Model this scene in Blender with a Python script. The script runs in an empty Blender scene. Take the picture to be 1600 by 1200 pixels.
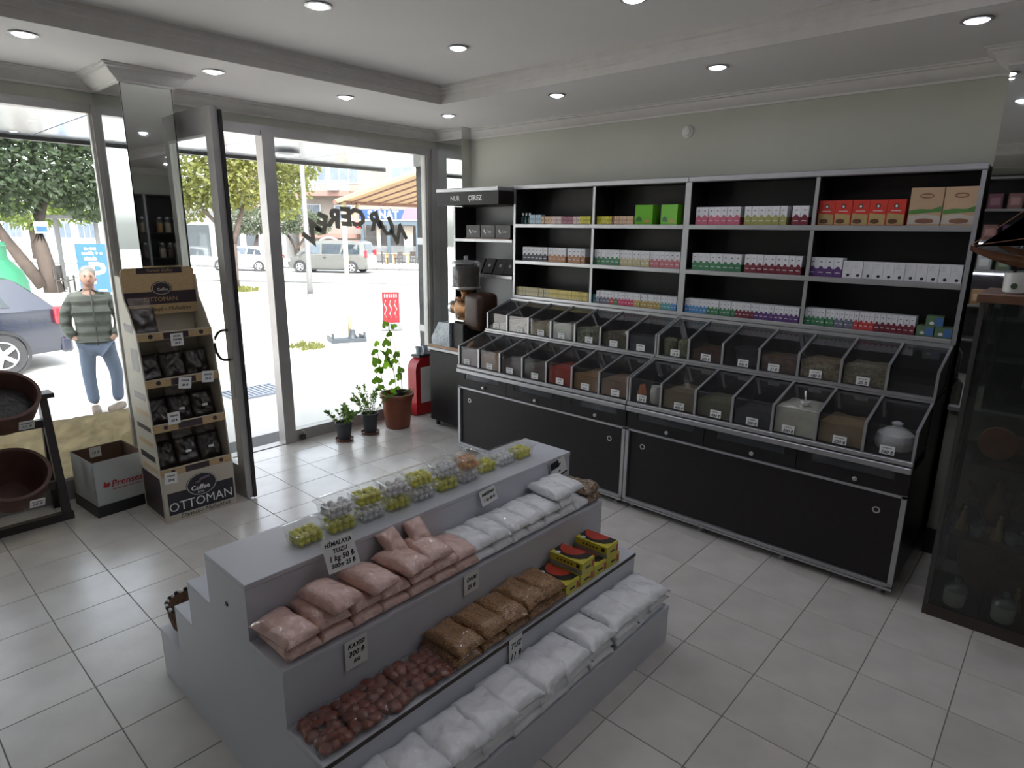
import bpy, bmesh, math, random
from mathutils import Vector, Matrix, noise
PI = math.pi
rnd = random.Random(11)
SC = bpy.context.scene
COL = SC.collection

# ------------------------------------------------------------------ camera
cam_d = bpy.data.cameras.new('camera')
cam_d.sensor_width = 36.0
cam_d.lens = 978.34 / 1600.0 * 36.0
cam_d.clip_start = 0.02
cam_d.clip_end = 400
cam = bpy.data.objects.new('camera', cam_d)
COL.objects.link(cam)
def cam_axes(a, b, c):
    fw = Vector((math.sin(a) * math.cos(b), math.cos(a) * math.cos(b), -math.sin(b)))
    r = Vector((math.cos(a), -math.sin(a), 0))
    u = r.cross(fw)
    return math.cos(c) * r + math.sin(c) * u, -math.sin(c) * r + math.cos(c) * u, fw
_r, _u, _f = cam_axes(0.837966, 0.242525, 0.0117046)
cam.matrix_world = Matrix(((_r.x, _u.x, -_f.x, 0), (_r.y, _u.y, -_f.y, 0), (_r.z, _u.z, -_f.z, 1.87), (0, 0, 0, 1)))
SC.camera = cam

# ------------------------------------------------------------------ sky, sun, exposure
world = bpy.data.worlds.new('sky')
SC.world = world
world.use_nodes = True
wn = world.node_tree.nodes
wl = world.node_tree.links
sky = wn.new('ShaderNodeTexSky')
sky.sky_type = 'NISHITA'
sky.sun_disc = False
sky.sun_elevation = math.radians(48)
sky.sun_rotation = math.radians(200)
sky.air_density = 1.0
sky.dust_density = 3.0
bg = wn['Background']
hs = wn.new('ShaderNodeHueSaturation')
hs.inputs['Saturation'].default_value = 0.3
wl.new(sky.outputs[0], hs.inputs['Color'])
wl.new(hs.outputs[0], bg.inputs['Color'])
bg.inputs['Strength'].default_value = 0.82
sun_d = bpy.data.lights.new('sun', 'SUN')
sun_d.energy = 5.8
sun_d.angle = math.radians(4)
sun_d.color = (1.0, 0.95, 0.88)
sun = bpy.data.objects.new('sun', sun_d)
COL.objects.link(sun)
sun.location = (0, -10, 20)
sun.rotation_euler = Vector((0.42, 0.75, -1.0)).to_track_quat('-Z', 'Y').to_euler()
SC.view_settings.view_transform = 'Standard'
SC.view_settings.look = 'None'
SC.view_settings.gamma = 1.0
SC.view_settings.use_curve_mapping = False
SC.view_settings.exposure = 0.62
SC.cycles.use_denoising = True
SC.cycles.max_bounces = 10
SC.cycles.diffuse_bounces = 5
SC.cycles.transparent_max_bounces = 24
SC.cycles.sample_clamp_indirect = 6.0

# ------------------------------------------------------------------ materials
MATS = {}
def M(name, col, rough=0.55, metal=0.0, var=0.08, scale=9.0, bump=0.0, bscale=60.0, coat=0.0, emit=0.0, rand=0.0, spec=0.5, detail=3.0, crough=0.08):
    if name in MATS:
        return MATS[name]
    m = bpy.data.materials.new(name)
    m.use_nodes = True
    nt = m.node_tree
    b = nt.nodes['Principled BSDF']
    b.inputs['Roughness'].default_value = rough
    b.inputs['Metallic'].default_value = metal
    b.inputs['Specular IOR Level'].default_value = spec
    b.inputs['Coat Weight'].default_value = coat
    b.inputs['Coat Roughness'].default_value = crough
    tc = nt.nodes.new('ShaderNodeTexCoord')
    nz = nt.nodes.new('ShaderNodeTexNoise')
    nz.inputs['Scale'].default_value = scale
    nz.inputs['Detail'].default_value = detail
    nt.links.new(tc.outputs['Object'], nz.inputs['Vector'])
    mx = nt.nodes.new('ShaderNodeMix')
    mx.data_type = 'RGBA'
    lo = [max(0, c * (1 - var * 2)) for c in col]
    hi = [min(1, c * (1 + var * 2)) for c in col]
    mx.inputs[6].default_value = (*lo, 1)
    mx.inputs[7].default_value = (*hi, 1)
    nt.links.new(nz.outputs['Fac'], mx.inputs[0])
    out = mx.outputs[2]
    if rand:
        oi = nt.nodes.new('ShaderNodeObjectInfo')
        mr = nt.nodes.new('ShaderNodeMapRange')
        mr.inputs[3].default_value = 1 - rand
        mr.inputs[4].default_value = 1 + rand
        nt.links.new(oi.outputs['Random'], mr.inputs[0])
        m2 = nt.nodes.new('ShaderNodeMix')
        m2.data_type = 'RGBA'
        m2.blend_type = 'MULTIPLY'
        m2.inputs[0].default_value = 1
        nt.links.new(out, m2.inputs[6])
        nt.links.new(mr.outputs[0], m2.inputs[7])
        out = m2.outputs[2]
    nt.links.new(out, b.inputs['Base Color'])
    if emit:
        nt.links.new(out, b.inputs['Emission Color'])
        b.inputs['Emission Strength'].default_value = emit
    if bump:
        nb = nt.nodes.new('ShaderNodeTexNoise')
        nb.inputs['Scale'].default_value = bscale
        nb.inputs['Detail'].default_value = 4
        nt.links.new(tc.outputs['Object'], nb.inputs['Vector'])
        bp = nt.nodes.new('ShaderNodeBump')
        bp.inputs['Strength'].default_value = bump
        bp.inputs['Distance'].default_value = 0.01
        nt.links.new(nb.outputs['Fac'], bp.inputs['Height'])
        nt.links.new(bp.outputs[0], b.inputs['Normal'])
        if coat and crough > 0.1:      # crinkled film over the filling: its own sharper relief
            nc = nt.nodes.new('ShaderNodeTexNoise')
            nc.inputs['Scale'].default_value = bscale * 0.5
            nc.inputs['Detail'].default_value = 1
            nc.inputs['Distortion'].default_value = 0.6
            nt.links.new(tc.outputs['Object'], nc.inputs['Vector'])
            bc_ = nt.nodes.new('ShaderNodeBump')
            bc_.inputs['Strength'].default_value = 1.0
            bc_.inputs['Distance'].default_value = 0.006
            nt.links.new(nc.outputs['Fac'], bc_.inputs['Height'])
            nt.links.new(bc_.outputs[0], b.inputs['Coat Normal'])
        elif coat:
            nt.links.new(bp.outputs[0], b.inputs['Coat Normal'])
    MATS[name] = m
    return m
def speckle(name, c1, c2, scale=120, rough=0.7, coat=0.0, thr=0.5, bump=0.0, crough=0.08):
    if name in MATS:
        return MATS[name]
    m = M(name, c1, rough=rough, coat=coat, crough=crough)
    nt = m.node_tree
    b = nt.nodes['Principled BSDF']
    tc = nt.nodes.new('ShaderNodeTexCoord')
    vo = nt.nodes.new('ShaderNodeTexVoronoi')
    vo.inputs['Scale'].default_value = scale
    nt.links.new(tc.outputs['Object'], vo.inputs['Vector'])
    sp = nt.nodes.new('ShaderNodeSeparateColor')
    nt.links.new(vo.outputs['Color'], sp.inputs[0])
    mx = nt.nodes.new('ShaderNodeMix')
    mx.data_type = 'RGBA'
    mx.inputs[6].default_value = (*c1, 1)
    mx.inputs[7].default_value = (*c2, 1)
    nt.links.new(sp.outputs[0], mx.inputs[0])
    nt.links.new(mx.outputs[2], b.inputs['Base Color'])
    if bump:
        bp = nt.nodes.new('ShaderNodeBump')
        bp.inputs['Strength'].default_value = bump
        bp.inputs['Distance'].default_value = 0.006
        nt.links.new(vo.outputs['Distance'], bp.inputs['Height'])
        nt.links.new(bp.outputs[0], b.inputs['Normal'])
    return m
def clear(name, tint=(1, 1, 1), rough=0.02, ior=1.45, haze=0.0, hazecol=(0.8, 0.8, 0.8), bump=0.0, bscale=20.0):
    if name in MATS:
        return MATS[name]
    m = bpy.data.materials.new(name)
    m.use_nodes = True
    nt = m.node_tree
    nt.nodes.remove(nt.nodes['Principled BSDF'])
    o = nt.nodes['Material Output']
    t = nt.nodes.new('ShaderNodeBsdfTransparent')
    t.inputs[0].default_value = (*tint, 1)
    g = nt.nodes.new('ShaderNodeBsdfGlossy')
    g.inputs['Roughness'].default_value = rough
    lw = nt.nodes.new('ShaderNodeLayerWeight')
    lw.inputs['Blend'].default_value = 0.5
    pwr = nt.nodes.new('ShaderNodeMath')
    pwr.operation = 'POWER'
    pwr.inputs[1].default_value = 5.0
    nt.links.new(lw.outputs['Facing'], pwr.inputs[0])
    f0 = ((ior - 1) / (ior + 1)) ** 2
    fr = nt.nodes.new('ShaderNodeMapRange')
    fr.inputs[3].default_value = f0
    fr.inputs[4].default_value = 1.0
    nt.links.new(pwr.outputs[0], fr.inputs[0])
    mx = nt.nodes.new('ShaderNodeMixShader')
    nt.links.new(fr.outputs[0], mx.inputs[0])
    nt.links.new(g.outputs[0], mx.inputs[2])
    if haze:
        d = nt.nodes.new('ShaderNodeBsdfDiffuse')
        tc = nt.nodes.new('ShaderNodeTexCoord')
        nz = nt.nodes.new('ShaderNodeTexNoise')
        nz.inputs['Scale'].default_value = 3
        nt.links.new(tc.outputs['Object'], nz.inputs['Vector'])
        cr = nt.nodes.new('ShaderNodeMapRange')
        cr.inputs[3].default_value = haze * 0.6
        cr.inputs[4].default_value = haze * 1.4
        nt.links.new(nz.outputs['Fac'], cr.inputs[0])
        d.inputs[0].default_value = (*hazecol, 1)
        m2 = nt.nodes.new('ShaderNodeMixShader')
        nt.links.new(cr.outputs[0], m2.inputs[0])
        nt.links.new(t.outputs[0], m2.inputs[1])
        nt.links.new(d.outputs[0], m2.inputs[2])
        nt.links.new(m2.outputs[0], mx.inputs[1])
    else:
        nt.links.new(t.outputs[0], mx.inputs[1])
    if bump:
        tc2 = nt.nodes.new('ShaderNodeTexCoord')
        nb = nt.nodes.new('ShaderNodeTexNoise')
        nb.inputs['Scale'].default_value = bscale
        nt.links.new(tc2.outputs['Object'], nb.inputs['Vector'])
        bp = nt.nodes.new('ShaderNodeBump')
        bp.inputs['Strength'].default_value = bump
        bp.inputs['Distance'].default_value = 0.01
        nt.links.new(nb.outputs['Fac'], bp.inputs['Height'])
        nt.links.new(bp.outputs[0], g.inputs['Normal'])
        nt.links.new(bp.outputs[0], lw.inputs['Normal'])
    nt.links.new(mx.outputs[0], o.inputs[0])
    MATS[name] = m
    return m

alu = M('aluminium', (0.44, 0.44, 0.45), 0.38, 0.75, 0.04, 20)
alu_frame = M('weathered aluminium frame', (0.40, 0.385, 0.37), 0.42, 0.55, 0.08, 6, 0.1, 120)
dark_lam = M('dark brown laminate', (0.015, 0.012, 0.0115), 0.42, 0, 0.2, 30, spec=0.35)
dark_in = M('dark inner laminate', (0.014, 0.011, 0.012), 0.5, 0, 0.15, 20)
white_lam = M('white laminate', (0.58, 0.59, 0.64), 0.28, 0, 0.02, 5)
white_wall = M('wall paint sage grey', (0.46, 0.46, 0.395), 0.8, 0, 0.03, 3, 0.05, 90)
ceil_paint = M('ceiling paint', (0.78, 0.75, 0.73), 0.85, 0, 0.02, 2, 0.03, 60)
plaster = M('cornice plaster', (0.66, 0.63, 0.60), 0.75, 0, 0.04, 14, 0.1, 50)
mirror = M('mirror', (0.80, 0.83, 0.82), 0.02, 1.0, 0.0)
glass = clear('window glass', (0.96, 0.98, 0.97), 0.0, 1.45, 0.012)
acrylic = clear('smoky acrylic', (0.86, 0.86, 0.86), 0.03, 1.5, 0.02, (0.6, 0.6, 0.6))
tubclear = clear('clear tub plastic', (0.95, 0.95, 0.95), 0.06, 1.5, 0.10, (0.9, 0.9, 0.9))
film = clear('clear film', (0.97, 0.96, 0.95), 0.08, 1.5, 0.04, (0.9, 0.9, 0.9), 0.9, 45)
ink = M('black ink', (0.012, 0.012, 0.015), 0.6)
card = M('white card', (0.78, 0.78, 0.76), 0.6, 0, 0.03)
steel = M('brushed steel', (0.6, 0.6, 0.6), 0.3, 0.9)
black_pl = M('black plastic', (0.02, 0.02, 0.022), 0.4)
black_m = M('black painted metal', (0.03, 0.028, 0.027), 0.5, 0.2)

# ------------------------------------------------------------------ geometry helpers
class G:
    def __init__(s):
        s.bm = bmesh.new()
    def box(s, x0, x1, y0, y1, z0, z1, m=0, bev=0.0, seg=1):
        v = [s.bm.verts.new(p) for p in ((x0, y0, z0), (x1, y0, z0), (x1, y1, z0), (x0, y1, z0), (x0, y0, z1), (x1, y0, z1), (x1, y1, z1), (x0, y1, z1))]
        fs = [s.bm.faces.new([v[i] for i in q]) for q in ((3, 2, 1, 0), (4, 5, 6, 7), (0, 1, 5, 4), (1, 2, 6, 5), (2, 3, 7, 6), (3, 0, 4, 7))]
        for f in fs:
            f.material_index = m
        if bev:
            es = list({e for f in fs for e in f.edges})
            r = bmesh.ops.bevel(s.bm, geom=es, offset=bev, segments=seg, affect='EDGES', profile=0.5)
            for f in r['faces']:
                f.material_index = m
        return s
    def lathe(s, prof, c=(0, 0, 0), n=24, m=0, axis='z', close=True):
        rings = []
        for r, h in prof:
            ring = []
            for k in range(n):
                a = 2 * PI * k / n
                x, y, z = r * math.cos(a), r * math.sin(a), h
                if axis == 'x':
                    x, y, z = z, x, y
                elif axis == 'y':
                    x, y, z = y, z, x
                ring.append(s.bm.verts.new((c[0] + x, c[1] + y, c[2] + z)))
            rings.append(ring)
        for a, b in zip(rings, rings[1:]):
            for k in range(n):
                f = s.bm.faces.new((a[k], a[(k + 1) % n], b[(k + 1) % n], b[k]))
                f.material_index = m
        if close:
            f = s.bm.faces.new(rings[0][::-1]); f.material_index = m
            f = s.bm.faces.new(rings[-1]); f.material_index = m
        return s
    def cyl(s, c, r, h, axis='z', n=16, r2=None, m=0):
        return s.lathe([(r, 0), (r if r2 is None else r2, h)], c, n, m, axis)
    def tube(s, pts, r, n=8, m=0, radii=None):
        pts = [Vector(p) for p in pts]
        rings = []
        up = Vector((0, 0, 1))
        for i, p in enumerate(pts):
            d = (pts[min(i + 1, len(pts) - 1)] - pts[max(i - 1, 0)]).normalized()
            a = d.cross(up)
            if a.length < 1e-3:
                a = d.cross(Vector((1, 0, 0)))
            a.normalize()
            b = d.cross(a)
            rr = radii[i] if radii else r
            rings.append([s.bm.verts.new(p + rr * (math.cos(2 * PI * k / n) * a + math.sin(2 * PI * k / n) * b)) for k in range(n)])
        for a, b in zip(rings, rings[1:]):
            for k in range(n):
                f = s.bm.faces.new((a[k], b[k], b[(k + 1) % n], a[(k + 1) % n])); f.material_index = m
        f = s.bm.faces.new(rings[0]); f.material_index = m
        f = s.bm.faces.new(rings[-1][::-1]); f.material_index = m
        return s
    def prism(s, poly, axis, a, b, m=0):
        def P(u, v, w):
            return {'x': (w, u, v), 'y': (u, w, v), 'z': (u, v, w)}[axis]
        A = [s.bm.verts.new(P(u, v, a)) for u, v in poly]
        B = [s.bm.verts.new(P(u, v, b)) for u, v in poly]
        n = len(poly)
        fs = [s.bm.faces.new(A), s.bm.faces.new(B[::-1])]
        for k in range(n):
            fs.append(s.bm.faces.new((A[k], B[k], B[(k + 1) % n], A[(k + 1) % n])))
        for f in fs:
            f.material_index = m
        return s
    def ball(s, c, r, sc=(1, 1, 1), sub=2, m=0, rot=None):
        mat = Matrix.Translation(c) @ (rot.to_4x4() if rot else Matrix.Identity(4)) @ Matrix.Diagonal((*sc, 1))
        q = bmesh.ops.create_icosphere(s.bm, subdivisions=sub, radius=r, matrix=mat)
        for v in q['verts']:
            for f in v.link_faces:
                f.material_index = m
        return s
    def poly(s, pts, m=0):
        f = s.bm.faces.new([s.bm.verts.new(p) for p in pts]); f.material_index = m
        return s
    def grid(s, fn, nu, nv, m=0):
        V = [[s.bm.verts.new(fn(i / nu, j / nv)) for j in range(nv + 1)] for i in range(nu + 1)]
        for i in range(nu):
            for j in range(nv):
                f = s.bm.faces.new((V[i][j], V[i + 1][j], V[i + 1][j + 1], V[i][j + 1])); f.material_index = m
        return s
    def mesh(s, name, mats, smooth=False, recalc=True):
        if recalc:
            bmesh.ops.recalc_face_normals(s.bm, faces=s.bm.faces)
        me = bpy.data.meshes.new(name)
        s.bm.to_mesh(me)
        s.bm.free()
        for m in (mats if isinstance(mats, (list, tuple)) else [mats]):
            me.materials.append(m)
        if smooth:
            me.polygons.foreach_set('use_smooth', [True] * len(me.polygons))
            if smooth != 'all':
                try:
                    me.set_sharp_from_angle(angle=math.radians(35 if smooth is True else smooth))
                except Exception:
                    pass
        return me
PM = {}
def link(o):
    COL.objects.link(o)
    return o
def obj(name, g, mats, parent=None, smooth=False, w=False, loc=None, rot=None, label=None, kind=None, recalc=True):
    if isinstance(g, G):
        if w and parent is not None:
            p = parent
            chain = Matrix.Identity(4)
            g.bm.transform(PM[parent.name].inverted())
        me = g.mesh(name, mats, smooth, recalc)
    else:
        me = g
    o = link(bpy.data.objects.new(name, me))
    if loc is not None:
        o.location = loc
    if rot is not None:
        o.rotation_euler = rot
    if parent is not None:
        o.parent = parent
        PM[o.name] = PM[parent.name] @ o.matrix_basis
    else:
        PM[o.name] = o.matrix_basis.copy()
    if label:
        o['label'] = label
    if kind:
        o['kind'] = kind
    return o
def props(o, label=None, cat=None, group=None, kind=None):
    if label: o['label'] = label
    if cat: o['category'] = cat
    if group: o['group'] = group
    if kind: o['kind'] = kind
    return o
def thing(name, label, cat, loc=(0, 0, 0), rotz=0.0, group=None, rot=None, kind=None, scale=None):
    o = link(bpy.data.objects.new(name, None))
    o.empty_display_size = 0.05
    o.location = loc
    o.rotation_euler = rot if rot else (0, 0, rotz)
    if scale: o.scale = (scale,) * 3
    PM[o.name] = o.matrix_basis.copy()
    return props(o, label, cat, group, kind)
def single(name, g, mats, label, cat, group=None, loc=(0, 0, 0), rot=(0, 0, 0), smooth=False, kind=None):
    o = obj(name, g, mats, None, smooth, False, loc, rot)
    return props(o, label, cat, group, kind)
def text(s, size, parent, loc, rot, mat, name='lettering', shear=0.0, ext=0.0004, bold=0.0, sx=1.0, align='CENTER'):
    c = bpy.data.curves.new(name, 'FONT')
    c.body = s
    c.size = size
    c.align_x = align
    c.align_y = 'CENTER'
    c.extrude = ext
    c.resolution_u = 2
    c.shear = shear
    c.offset = bold
    c.materials.append(mat)
    o = link(bpy.data.objects.new(name, c))
    o.location = loc
    o.rotation_euler = rot
    o.scale = (sx, 1, 1)
    if parent is not None:
        o.parent = parent
    return o
FX = (PI / 2, 0, -PI / 2)      # faces -X
FY = (PI / 2, 0, 0)            # faces -Y
# ================================================================== THE SETTING
XW, YF, YB, XL = 4.5, 5.02, -3.0, -2.0
ZS, ZT = 2.785, 2.907
tile_m = M('floor tile', (0.60, 0.57, 0.53), 0.26, 0, 0.10, 5, 0.05, 35, rand=0.06, spec=0.75)
grout = M('grout', (0.22, 0.205, 0.19), 0.9)

floor = obj('floor', G().box(XL, 5.0, YB, 5.10, -0.12, -0.004), grout)
props(floor, 'grey beige square tiled shop floor', 'floor', None, 'structure')
SX, SY = 0.326, 0.3315
tg = G().box(-SX / 2 + 0.0016, SX / 2 - 0.0016, -SY / 2 + 0.0016, SY / 2 - 0.0016, -0.008, 0.0, bev=0.0016)
tile_me = tg.mesh('tile', tile_m)
def project(p):
    v = Vector(p) - Vector((0, 0, 1.87))
    z = v.dot(_f)
    if z < 0.1:
        return None
    return 800 + 978.34 * v.dot(_r) / z, 600 - 978.34 * v.dot(_u) / z
rest = G()
for i in range(-16, 5):
    for j in range(-12, 14):
        cx, cy = 3.11 + (i + 0.5) * SX, 0.775 + (j + 0.5) * SY
        if cx - SX / 2 > 4.45 or cy - SY / 2 > 5.08 or cx < XL or cy < YB:
            continue
        q = project((cx, cy, 0))
        if q and -110 < q[0] < 1710 and 0 < q[1] < 1330:
            t = obj('tile', tile_me, None, floor, loc=(cx, cy, 0))
        else:
            rest.box(cx - SX / 2 + 0.003, cx + SX / 2 - 0.003, cy - SY / 2 + 0.003, cy + SY / 2 - 0.003, -0.008, 0)
obj('tile_field', rest, tile_m, floor, kind='stuff')

# ceiling: lower band around a raised tray
TX0, TX1, TY0, TY1 = -1.2, 3.45, -2.0, 3.87
cg = G()
for b in ((XL - .1, 5.1, TY1, 5.12), (XL - .1, 5.1, YB - .1, TY0), (TX1, 5.1, TY0, TY1), (XL - .1, TX0, TY0, TY1)):
    cg.box(b[0], b[1], b[2], b[3], ZS, 3.3)
cg.box(TX0, TX1, TY0, TY1, ZT, 3.3)
ceil = obj('ceiling', cg, ceil_paint)
props(ceil, 'off-white plaster ceiling with a raised centre tray', 'ceiling', None, 'structure')
def sweep(g, path, prof, closed=True):
    n = len(path)
    rings = []
    for i in range(n):
        p0, p1, p2 = Vector(path[i - 1]), Vector(path[i]), Vector(path[(i + 1) % n])
        if not closed and i == 0: p0 = p1 - (p2 - p1)
        if not closed and i == n - 1: p2 = p1 + (p1 - p0)
        d1, d2 = (p1 - p0).normalized(), (p2 - p1).normalized()
        n1, n2 = Vector((d1.y, -d1.x)), Vector((d2.y, -d2.x))
        mvec = (n1 + n2)
        mvec = mvec / max(0.2, mvec.dot(n1))
        rings.append([g.bm.verts.new((p1.x + mvec.x * d, p1.y + mvec.y * d, z)) for d, z in prof])
    for i in range(n if closed else n - 1):
        a, b = rings[i], rings[(i + 1) % n]
        for k in range(len(prof) - 1):
            g.bm.faces.new((a[k], a[k + 1], b[k + 1], b[k]))
    return g
cornice_prof = [(-0.02, 2.70), (0.012, 2.70), (0.016, 2.712), (0.03, 2.718), (0.055, 2.735), (0.072, 2.752), (0.078, 2.762), (0.096, 2.766), (0.100, 2.775), (0.112, 2.778), (0.112, 2.79)]
wall_path = [(XL, 5.0), (1.43, 5.0), (1.43, 4.48), (1.73, 4.48), (1.73, 5.0), (4.38, 5.0), (4.38, 4.62), (XW, 4.62), (XW, 0.458), (4.25, 0.458), (4.25, -0.25), (XW, -0.25), (XW, YB), (XL, YB)]
t = obj('trim_1', sweep(G(), wall_path, cornice_prof), plaster, smooth=20)
props(t, 'stepped plaster cornice running around walls and pillars under the ceiling', 'cornice', None, 'structure')
tray_prof = [(0.0, 2.785), (0.008, 2.785), (0.008, 2.83), (0.016, 2.836), (0.016, 2.852), (0.03, 2.862), (0.034, 2.88), (0.048, 2.885), (0.048, 2.908)]
t = obj('trim_2', sweep(G(), [(TX0, TY1), (TX1, TY1), (TX1, TY0), (TX0, TY0)], tray_prof), plaster, smooth=20)
props(t, 'moulded plaster edge around the raised ceiling tray', 'moulding', None, 'structure')

def wall(name, g, label):
    return props(obj(name, g, white_wall), label, 'wall', None, 'structure')
wall('wall_right', G().box(XW, XW + 0.15, YB - .1, 5.12, -0.1, 2.82), 'sage grey painted wall behind the dark shelves')
wall('wall_back', G().box(XL - .1, XW + .1, YB - 0.15, YB, -0.1, 2.82), 'sage grey wall at the back of the shop')
wall('wall_left', G().box(XL - 0.15, XL, YB - .1, 5.12, -0.1, 2.82), 'sage grey side wall opposite the shelves')
wall('wall_front', G().box(XL - .1, XW + .1, 5.0, 5.10, 2.625, 2.82).box(XL - .1, -0.65, 5.0, 5.10, -0.1, 2.625), 'sage grey band of wall above the shop window')  # solid section left of the window is unseen, added to cut daylight from that side

# pillars with mirror cladding
pil = props(obj('pillar', G().box(1.436, 1.724, 4.486, 5.10, 0, 2.80), white_wall), 'mirror-clad pillar between the left window and the door', 'pillar', None, 'structure')
obj('mirror_panel', G().box(1.432, 1.728, 4.480, 4.486, 0.02, 2.705), mirror, pil)
obj('mirror_panel', G().box(1.430, 1.436, 4.480, 5.0, 0.02, 2.705), mirror, pil)
obj('mirror_panel', G().box(1.724, 1.730, 4.480, 5.0, 0.02, 2.705), mirror, pil)
pil2 = props(obj('pillar', G().box(4.386, XW, 4.62, 5.10, 0, 2.80), white_wall), 'corner pillar with a mirror side next to the coffee grinder', 'pillar', None, 'structure')
obj('mirror_panel', G().box(4.380, 4.386, 4.625, 5.0, 0.02, 2.705), mirror, pil2)
cream = M('cream panel', (0.50, 0.47, 0.38), 0.5, 0, 0.08, 12)
pil3 = props(obj('pillar', G().box(4.256, XW, -0.25, 0.452, 0, 2.80), white_wall), 'mirrored pillar at the end of the shelves behind the glass cabinet', 'pillar', None, 'structure')
obj('mirror_panel', G().box(4.250, 4.256, -0.25, 0.455, 0.92, 2.705), mirror, pil3)
obj('lower_panel', G().box(4.248, 4.256, -0.25, 0.40, 0.16, 0.90), cream, pil3)
obj('skirting', G().box(4.240, 4.256, -0.25, 0.455, 0, 0.155), black_pl, pil3)
obj('ledge', G().box(4.215, 4.256, -0.25, 0.455, 0.90, 0.92), alu, pil3)

# downlights
led = M('led lens', (0.86, 0.88, 1.0), 0.4, emit=7.0, var=0.0)
chip = M('led chip', (0.86, 0.88, 1.0), 0.4, emit=240.0, var=0.0)
def light(x, y, z, label):
    r = thing('downlight', label, 'ceiling light', (x, y, z), group='recessed ceiling downlights')
    obj('trim_ring', G().lathe([(0.052, 0.0), (0.062, -0.002), (0.064, -0.006), (0.050, -0.008), (0.046, -0.003), (0.046, 0.0)], n=24, close=False), alu, r, smooth=True)
    obj('lens', G().lathe([(0.046, -0.002), (0.043, -0.010), (0.030, -0.014), (0.021, -0.0155)], n=24, close=False), led, r, smooth=True)
    obj('led_chip', G().lathe([(0.021, -0.0155), (0.012, -0.0165), (0.003, -0.017)], n=16), chip, r, smooth=True)
for x, y, l in ((0.91, 4.11, 'downlight in the low ceiling band above the clay pots'), (1.86, 4.155, 'downlight just beside the mirrored pillar cornice'),
                (2.81, 4.18, 'downlight in the low ceiling band above the window plants'), (3.79, 4.16, 'corner downlight nearest the name sign'),
                (3.71, 2.95, 'downlight above the green cartons by the shelves'), (3.68, 1.76, 'downlight above the red cartons end of the shelves'),
                (3.615, 0.54, 'brightest downlight near the end pillar'), (3.6, -0.7, 'downlight behind the camera beside the end pillar'),
                (3.95, -1.75, 'downlight in the back corner of the ceiling band'), (1.8, -2.5, 'downlight in the back ceiling band'), (-0.2, 4.11, 'downlight at the far left of the window band')):
    light(x, y, ZS, l)
for x, y, l in ((2.79, 2.97, 'tray downlight facing the window corner'), (1.86, 2.96, 'tray downlight above the display steps'), (2.755, 1.755, 'tray downlight at the top edge of the view'), (1.8, 1.76, 'tray downlight above the middle of the room'), (1.85, 0.60, 'tray downlight right above the camera'), (2.86, 0.60, 'tray downlight between the camera and the spice bins'), (1.85, -0.8, 'tray downlight behind the camera'), (2.98, -0.8, 'tray downlight behind the camera on the shelf side')):
    light(x, y, ZT, l)
g = G().lathe([(0.045, 0.0), (0.045, 0.006), (0.040, 0.012), (0.034, 0.014)], n=24)
g.lathe([(0.03, 0.014), (0.028, 0.022), (0.014, 0.028)], n=24)
# small round cover on the right wall
det = single('wall_vent_cap', g, plaster, 'small round white cap on the wall above the shelves', 'wall cap', loc=(XW, 2.341, 2.578), rot=(0, -PI / 2, 0), smooth=True)

# ---------------------------------------------------------------- shop front
sealw = M('pale bead', (0.62, 0.60, 0.56), 0.5)
w1 = props(obj('window_1', G().box(-0.65, 1.405, 4.99, 5.07, 2.57, 2.625).box(-0.65, 1.405, 4.99, 5.07, 0.0, 0.14), alu_frame), 'left shop window with aluminium frame', 'window', None, 'structure')
obj('post', G().box(1.405, 1.495, 4.975, 5.08, 0, 2.625), alu_frame, w1)
obj('post', G().box(-0.65, -0.57, 4.985, 5.08, 0.14, 2.57), alu_frame, w1)
obj('bead', G().box(1.392, 1.405, 5.0, 5.02, 0.14, 2.57), sealw, w1)
obj('bead', G().box(-0.57, 1.392, 5.0, 5.02, 0.14, 0.155), sealw, w1)
obj('pane', G().box(-0.57, 1.405, 5.03, 5.036, 0.14, 2.57), glass, w1)
w2 = props(obj('window_2', G().box(1.73, 4.38, 4.99, 5.07, 2.56, 2.64).box(2.66, 4.25, 4.99, 5.07, 0.0, 0.105), alu_frame), 'large front window beside the open door', 'window', None, 'structure')
obj('post', G().box(2.557, 2.66, 4.975, 5.085, 0, 2.60), alu_frame, w2)
obj('post', G().box(4.25, 4.30, 4.985, 5.08, 0, 2.60), alu_frame, w2)
obj('post', G().box(4.30, 4.385, 4.965, 5.08, 0, 2.62), alu_frame, w2)
obj('bead', G().box(4.235, 4.25, 5.0, 5.02, 0.105, 2.56), sealw, w2)
obj('pane', G().box(2.66, 4.25, 5.03, 5.036, 0.105, 2.56), glass, w2)
obj('threshold', G().box(1.73, 2.557, 4.99, 5.09, -0.02, 0.006), alu_frame, w2)
# mirror-written shop name on the outside of the pane
decal = M('brown decal film', (0.30, 0.26, 0.22), 0.6)
dec = thing('window_lettering', 'arched brown shop name lettering on the front window', 'lettering', (3.45, 5.037, 1.85))
for ch, x, z, a in (('N', 3.93, 1.805, -24), ('U', 3.80, 1.872, -20), ('R', 3.655, 1.925, -14), ('Ç', 3.47, 1.950, -4), ('E', 3.345, 1.953, 2), ('R', 3.215, 1.938, 9), ('E', 3.09, 1.888, 20), ('Z', 2.985, 1.812, 36)):
    text(ch, 0.215, dec, (x - 3.45, 0.002, z - 1.85), (PI / 2, math.radians(-a), PI), decal, name='letter', bold=0.011, shear=0.12)
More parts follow.
